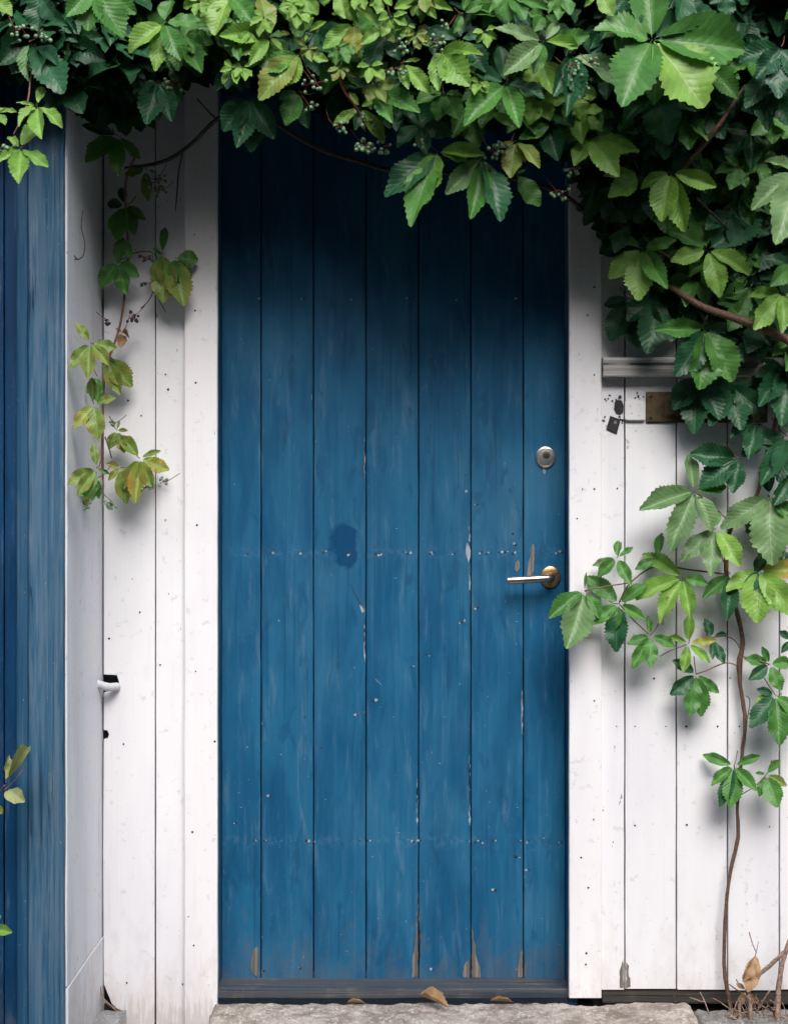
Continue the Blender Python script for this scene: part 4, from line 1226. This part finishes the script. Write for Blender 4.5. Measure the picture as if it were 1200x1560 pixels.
# ------------------------------------------------------------------ creeper climbing the right planks
climb = empty('climbing_creeper', P(1112, 1530, .06), 'creeper climbing on a thin brown stem up the right white planks', 'creeper')
climb_ref[0] = climb
RIGHT = [
 (1125, 698, .17, 'd', [(1050, 692, .52), (1066, 745, .5), (1116, 752, .5), (1160, 674, .55)]),
 (1057, 748, .20, 'g', [(973, 778, .42, 'p'), (1020, 842, .44, 'p'), (1083, 810, .48, 'p'), (1047, 693, .40, 'p'), (1106, 742, .5)]),
 (1172, 755, .19, 'g', [(1097, 806, .42, 'p'), (1177, 862, .56, 'p'), (1165, 700, .50, 'd'), (1218, 800, .5), (1225, 740, .5)]),
 (1090, 805, .18, 'g', [(1037, 856, .46, 'p'), (1082, 878, .42, 'p'), (1127, 863, .46, 'l'), (1092, 776, .5)]),
 (1200, 665, .18, 'd', [(1158, 740, .44), (1185, 735, .5), (1150, 668, .5), (1205, 625, .6)]),
 (940, 850, .17, 'g', [(902, 862, .34, 'p'), (911, 880, .46), (961, 891, .50), (942, 824, .5), (964, 834, .3)]),
 (890, 900, .17, 'g', [(835, 942, .48), (862, 989, .56, 'p'), (912, 942, .56, 'g'), (893, 872, .2)]),
 (943, 920, .18, 'g', [(894, 878, .50), (900, 952, .46), (935, 962, .50), (939, 994, .5, 'd'), (982, 944, .46), (986, 890, .5)]),
 (1040, 880, .19, 'l', [(968, 915, .42), (1005, 951, .38), (1051, 942, .46), (978, 844, .36), (1078, 890, .5, 'g')]),
 (1000, 850, .14, 'g', [(967, 868, .4), (1008, 812, .4)]),
 (1155, 868, .20, 'l', [(1104, 902, .44), (1153, 950, .62), (1212, 940, .55), (1165, 838, .5, 'g'), (1225, 872, .5, 'y'), (1136, 905, .5, 'd')]),
 (1170, 835, .12, 'd', [(1135, 795, .5), (1150, 875, .5), (1190, 870, .5)]),
 (990, 968, .15, 'g', [(962, 1019, .40), (991, 1017, .48), (1028, 986, .46), (986, 938, .40), (955, 982, .4)]),
 (1048, 980, .16, 'l', [(1050, 936, .42, 'l'), (1091, 975, .36, 'y'), (1081, 1011, .40, 'l'), (1041, 1026, .36, 'l'), (1018, 970, .34, 'l')]),
 (1085, 972, .10, 'd', [(1073, 943, .5), (1107, 966, .42), (1103, 1012, .42), (1085, 1005, .4)]),
 (1112, 875, .13, 'd', [(1107, 945, .46), (1070, 912, .4, 'g'), (1130, 900, .4)]),
 (1060, 1027, .12, 'g', [(1020, 1059, .48, 'd'), (1050, 1092, .48), (1068, 1092, .48), (1095, 1056, .42), (1024, 1006, .46, 'd')]),
 (1172, 1012, .14, 'g', [(1133, 1004, .5), (1140, 1036, .5, 'd'), (1190, 1052, .5), (1205, 1010, .6), (1160, 985, .4)]),
 (1180, 1058, .14, 'g', [(1150, 1072, .42, 'l'), (1142, 1110, .48, 'd'), (1187, 1136, .58), (1152, 1050, .42, 'd'), (1222, 1100, .5)]),
 (1198, 835, .10, 'd', [(1162, 802, .5), (1172, 885, .5), (1215, 890, .5), (1205, 800, .5)]),
 (1208, 715, .16, 'g', [(1178, 770, .5, 'd'), (1168, 722, .5), (1210, 780, .5), (1188, 690, .5, 'd')]),
 (1150, 640, .12, 'd', [(1112, 668, .5), (1140, 700, .5), (1175, 690, .5), (1120, 625, .5)]),
 (1204, 975, .15, 'd', [(1186, 962, .6), (1190, 995, .5), (1215, 1005, .5)]),
 (1118, 1167, .12, 'g', [(1070, 1150, .38), (1083, 1198, .44), (1112, 1231, .48), (1152, 1206, .50), (1158, 1152, .40), (1096, 1230, .34, 'd')]),
 (1167, 1180, .12, 'g', [(1188, 1158, .40), (1184, 1231, .62), (1198, 1198, .50, 't'), (1156, 1214, .5), (1150, 1178, .4)]),
]
r5 = random.Random(9)
for L in RIGHT:
    leaf(climb, L[0], L[1], .02 + L[2] * .26, *L[3:], r=r5, jit=.55)
stem(climb, [(1118, 1572, .085), (1108, 1510, .05), (1103, 1470, .045), (1105, 1390, .04), (1112, 1330, .04), (1124, 1275, .04), (1123, 1230, .045), (1130, 1150, .045), (1135, 1100, .045), (1128, 1050, .045), (1126, 1010, .05), (1131, 975, .05),
             (1120, 925, .055), (1106, 870, .06), (1115, 800, .08), (1150, 760, .09), (1165, 700, .10), (1190, 620, .12), (1230, 540, .14)],
     [.0058, .0055, .0050, .0045, .0044, .0050, .0042, .0042, .0055, .0048, .0075, .0055, .006, .006, .0055, .005, .005, .006, .006], 'stem', sides=9, lump=.17, seed=41)
for s_, (px, rd) in enumerate(((((1124, 1015, .05), (1105, 1010, .06), (1075, 1022, .10), (1060, 1027, .115)), .0017), (((1128, 990, .05), (1118, 975, .06), (1100, 968, .08), (1085, 972, .095)), .0015),
                               (((1106, 875, .06), (1050, 868, .07), (1000, 862, .08), (960, 888, .12), (943, 918, .16)), .0022), (((960, 888, .12), (925, 893, .14), (890, 900, .165)), .0016),
                               (((943, 920, .17), (965, 945, .14), (988, 966, .145)), .0016), (((1005, 1000, .10), (1020, 992, .11), (1046, 982, .15)), .0014),
                               (((1128, 1000, .05), (1150, 1005, .10), (1172, 1012, .13)), .0018), (((1150, 1005, .10), (1165, 1035, .12), (1180, 1058, .13)), .0016),
                               (((1130, 1200, .045), (1122, 1180, .08), (1118, 1168, .115)), .0014), (((1130, 1210, .045), (1150, 1198, .08), (1167, 1181, .115)), .0014),
                               (((1115, 800, .08), (1085, 770, .12), (1058, 749, .195)), .0018), (((1135, 1110, .045), (1142, 1070, .06), (1136, 1060, .05)), .0012))):
    stem(climb, list(px), [rd] * len(px), 'stem' if s_ % 3 else 'petiole', name='side_shoot', sides=6, seed=50 + s_)

# ------------------------------------------------------------------ dry stems, dead leaves, twigs
dry = empty('dry_plant', P(1160, 1556, .12), 'tangle of dry brown plant stems at the lower right corner', 'dry plant')
for s_, (px, rd) in enumerate(((((1185, 1572, .14), (1184, 1530, .12), (1190, 1475, .11), (1200, 1440, .10), (1212, 1400, .09)), [.008, .0068, .0062, .005, .004]),
                               (((1150, 1490, .10), (1165, 1478, .10), (1185, 1460, .10), (1210, 1435, .10)), [.0045, .0052, .0052, .0045]),
                               (((1142, 1575, .14), (1143, 1545, .13), (1140, 1510, .12), (1138, 1495, .12)), [.006, .0052, .0042, .003]),
                               (((1110, 1500, .06), (1130, 1514, .09), (1160, 1533, .11), (1205, 1556, .13)), [.0018, .002, .0022, .002]),
                               (((1128, 1572, .13), (1126, 1545, .12), (1127, 1520, .10)), [.005, .0045, .003]), (((1112, 1548, .12), (1128, 1558, .13), (1140, 1570, .14)), [.003, .003, .003]),
                               (((1172, 1524, .11), (1180, 1530, .12), (1178, 1540, .12), (1186, 1548, .12)), .0013), (((1050, 1520, .05), (1068, 1526, .06), (1072, 1526, .06)), .0012),
                               (((1066, 1512, .04), (1072, 1524, .055), (1080, 1545, .08)), .0014), (((1155, 1435, .10), (1153, 1445, .11), (1150, 1458, .115)), [.0007, .001, .0015]))):
    stem(dry, list(px), rd if isinstance(rd, list) else [rd] * len(px), 'dry', sides=8, lump=.16, seed=70 + s_)
r6 = random.Random(12)
dl = leaf(dry, 1152, 1452, .13, 'b', [(1139, 1512, .50), (1131, 1496, .34)], r=r6, tilt=3, side=.1, jit=.4)
dl2 = leaf(dry, 1136, 1508, .10, 'b', [(1121, 1499, .5), (1126, 1534, .42), (1150, 1530, .3)], r=r6, tilt=20, jit=.5)
for s_ in range(34):
    u0 = r6.uniform(1105, 1200); v0 = r6.uniform(1535, 1556)
    px = [(u0, v0, .12)]
    du, dv = r6.uniform(-24, 24), r6.uniform(-34, 2)
    px += [(u0 + du * .5 + r6.uniform(-4, 4), v0 + dv * .5 + r6.uniform(-3, 3), .125), (u0 + du, v0 + dv, .13)]
    stem(dry, px, [r6.uniform(.0009, .0022)] * 3, r6.choice(('dry', 'dry', 'stem')), name='twig', sides=5, lump=.2, seed=130 + s_)

def fallen(u, v, d, tips, label, mat='leaf_b', curled=True, z=0.0):
    c = P(u, v, d)
    e = empty('fallen_leaf', c, label, 'dead leaf', 'dead leaves on the stone step')
    rr_ = random.Random(int(u))
    for tu, tv, td, w_ in tips:
        t = P(tu, tv, td)
        bl = blade(e, M[mat], c, t, Vector((.1, -.5, .85)).normalized(), (t - c).length * w_, rr_, curled, 0.25)
        bl.name = 'blade'
    return e
def dfor(v, z=-0.002):
    """distance from the wall at which photo row v meets height z"""
    return CAM_D - (CAM_Z - z) * PXM * CAM_D / (v - 780)
fallen(638, 1517.5, dfor(1521, .004), [(684, 1537, dfor(1538, .004), .30)], 'curled tan dead leaf lying under the middle of the door')
fallen(528, 1528, dfor(1528), [(556, 1529, dfor(1530), .16)], 'flat tan dead leaf sliver on the step left of the middle')
fallen(745, 1526, dfor(1526), [(782, 1528, dfor(1528), .14)], 'pale dead leaf sliver on the step right of the middle')
tw = empty('dry_twigs', P(165, 1530, .04), 'few dry grass twigs caught in the corner under the left plank', 'twigs')
for s_, px in enumerate((((153, 1506, .03), (158, 1522, .04), (170, 1533, .05), (186, 1541, .04)), ((155, 1515, .03), (163, 1530, .04), (178, 1540, .04)), ((152, 1500, .03), (156, 1518, .04), (160, 1530, .05)),
                         ((186, 1541, .03), (188, 1550, .04), (186, 1562, .04)), ((160, 1524, .04), (172, 1536, .05), (182, 1546, .05)))):
    stem(tw, list(px), [.0016] * len(px), 'dry', name='twig', sides=5, lump=.1, seed=90 + s_)
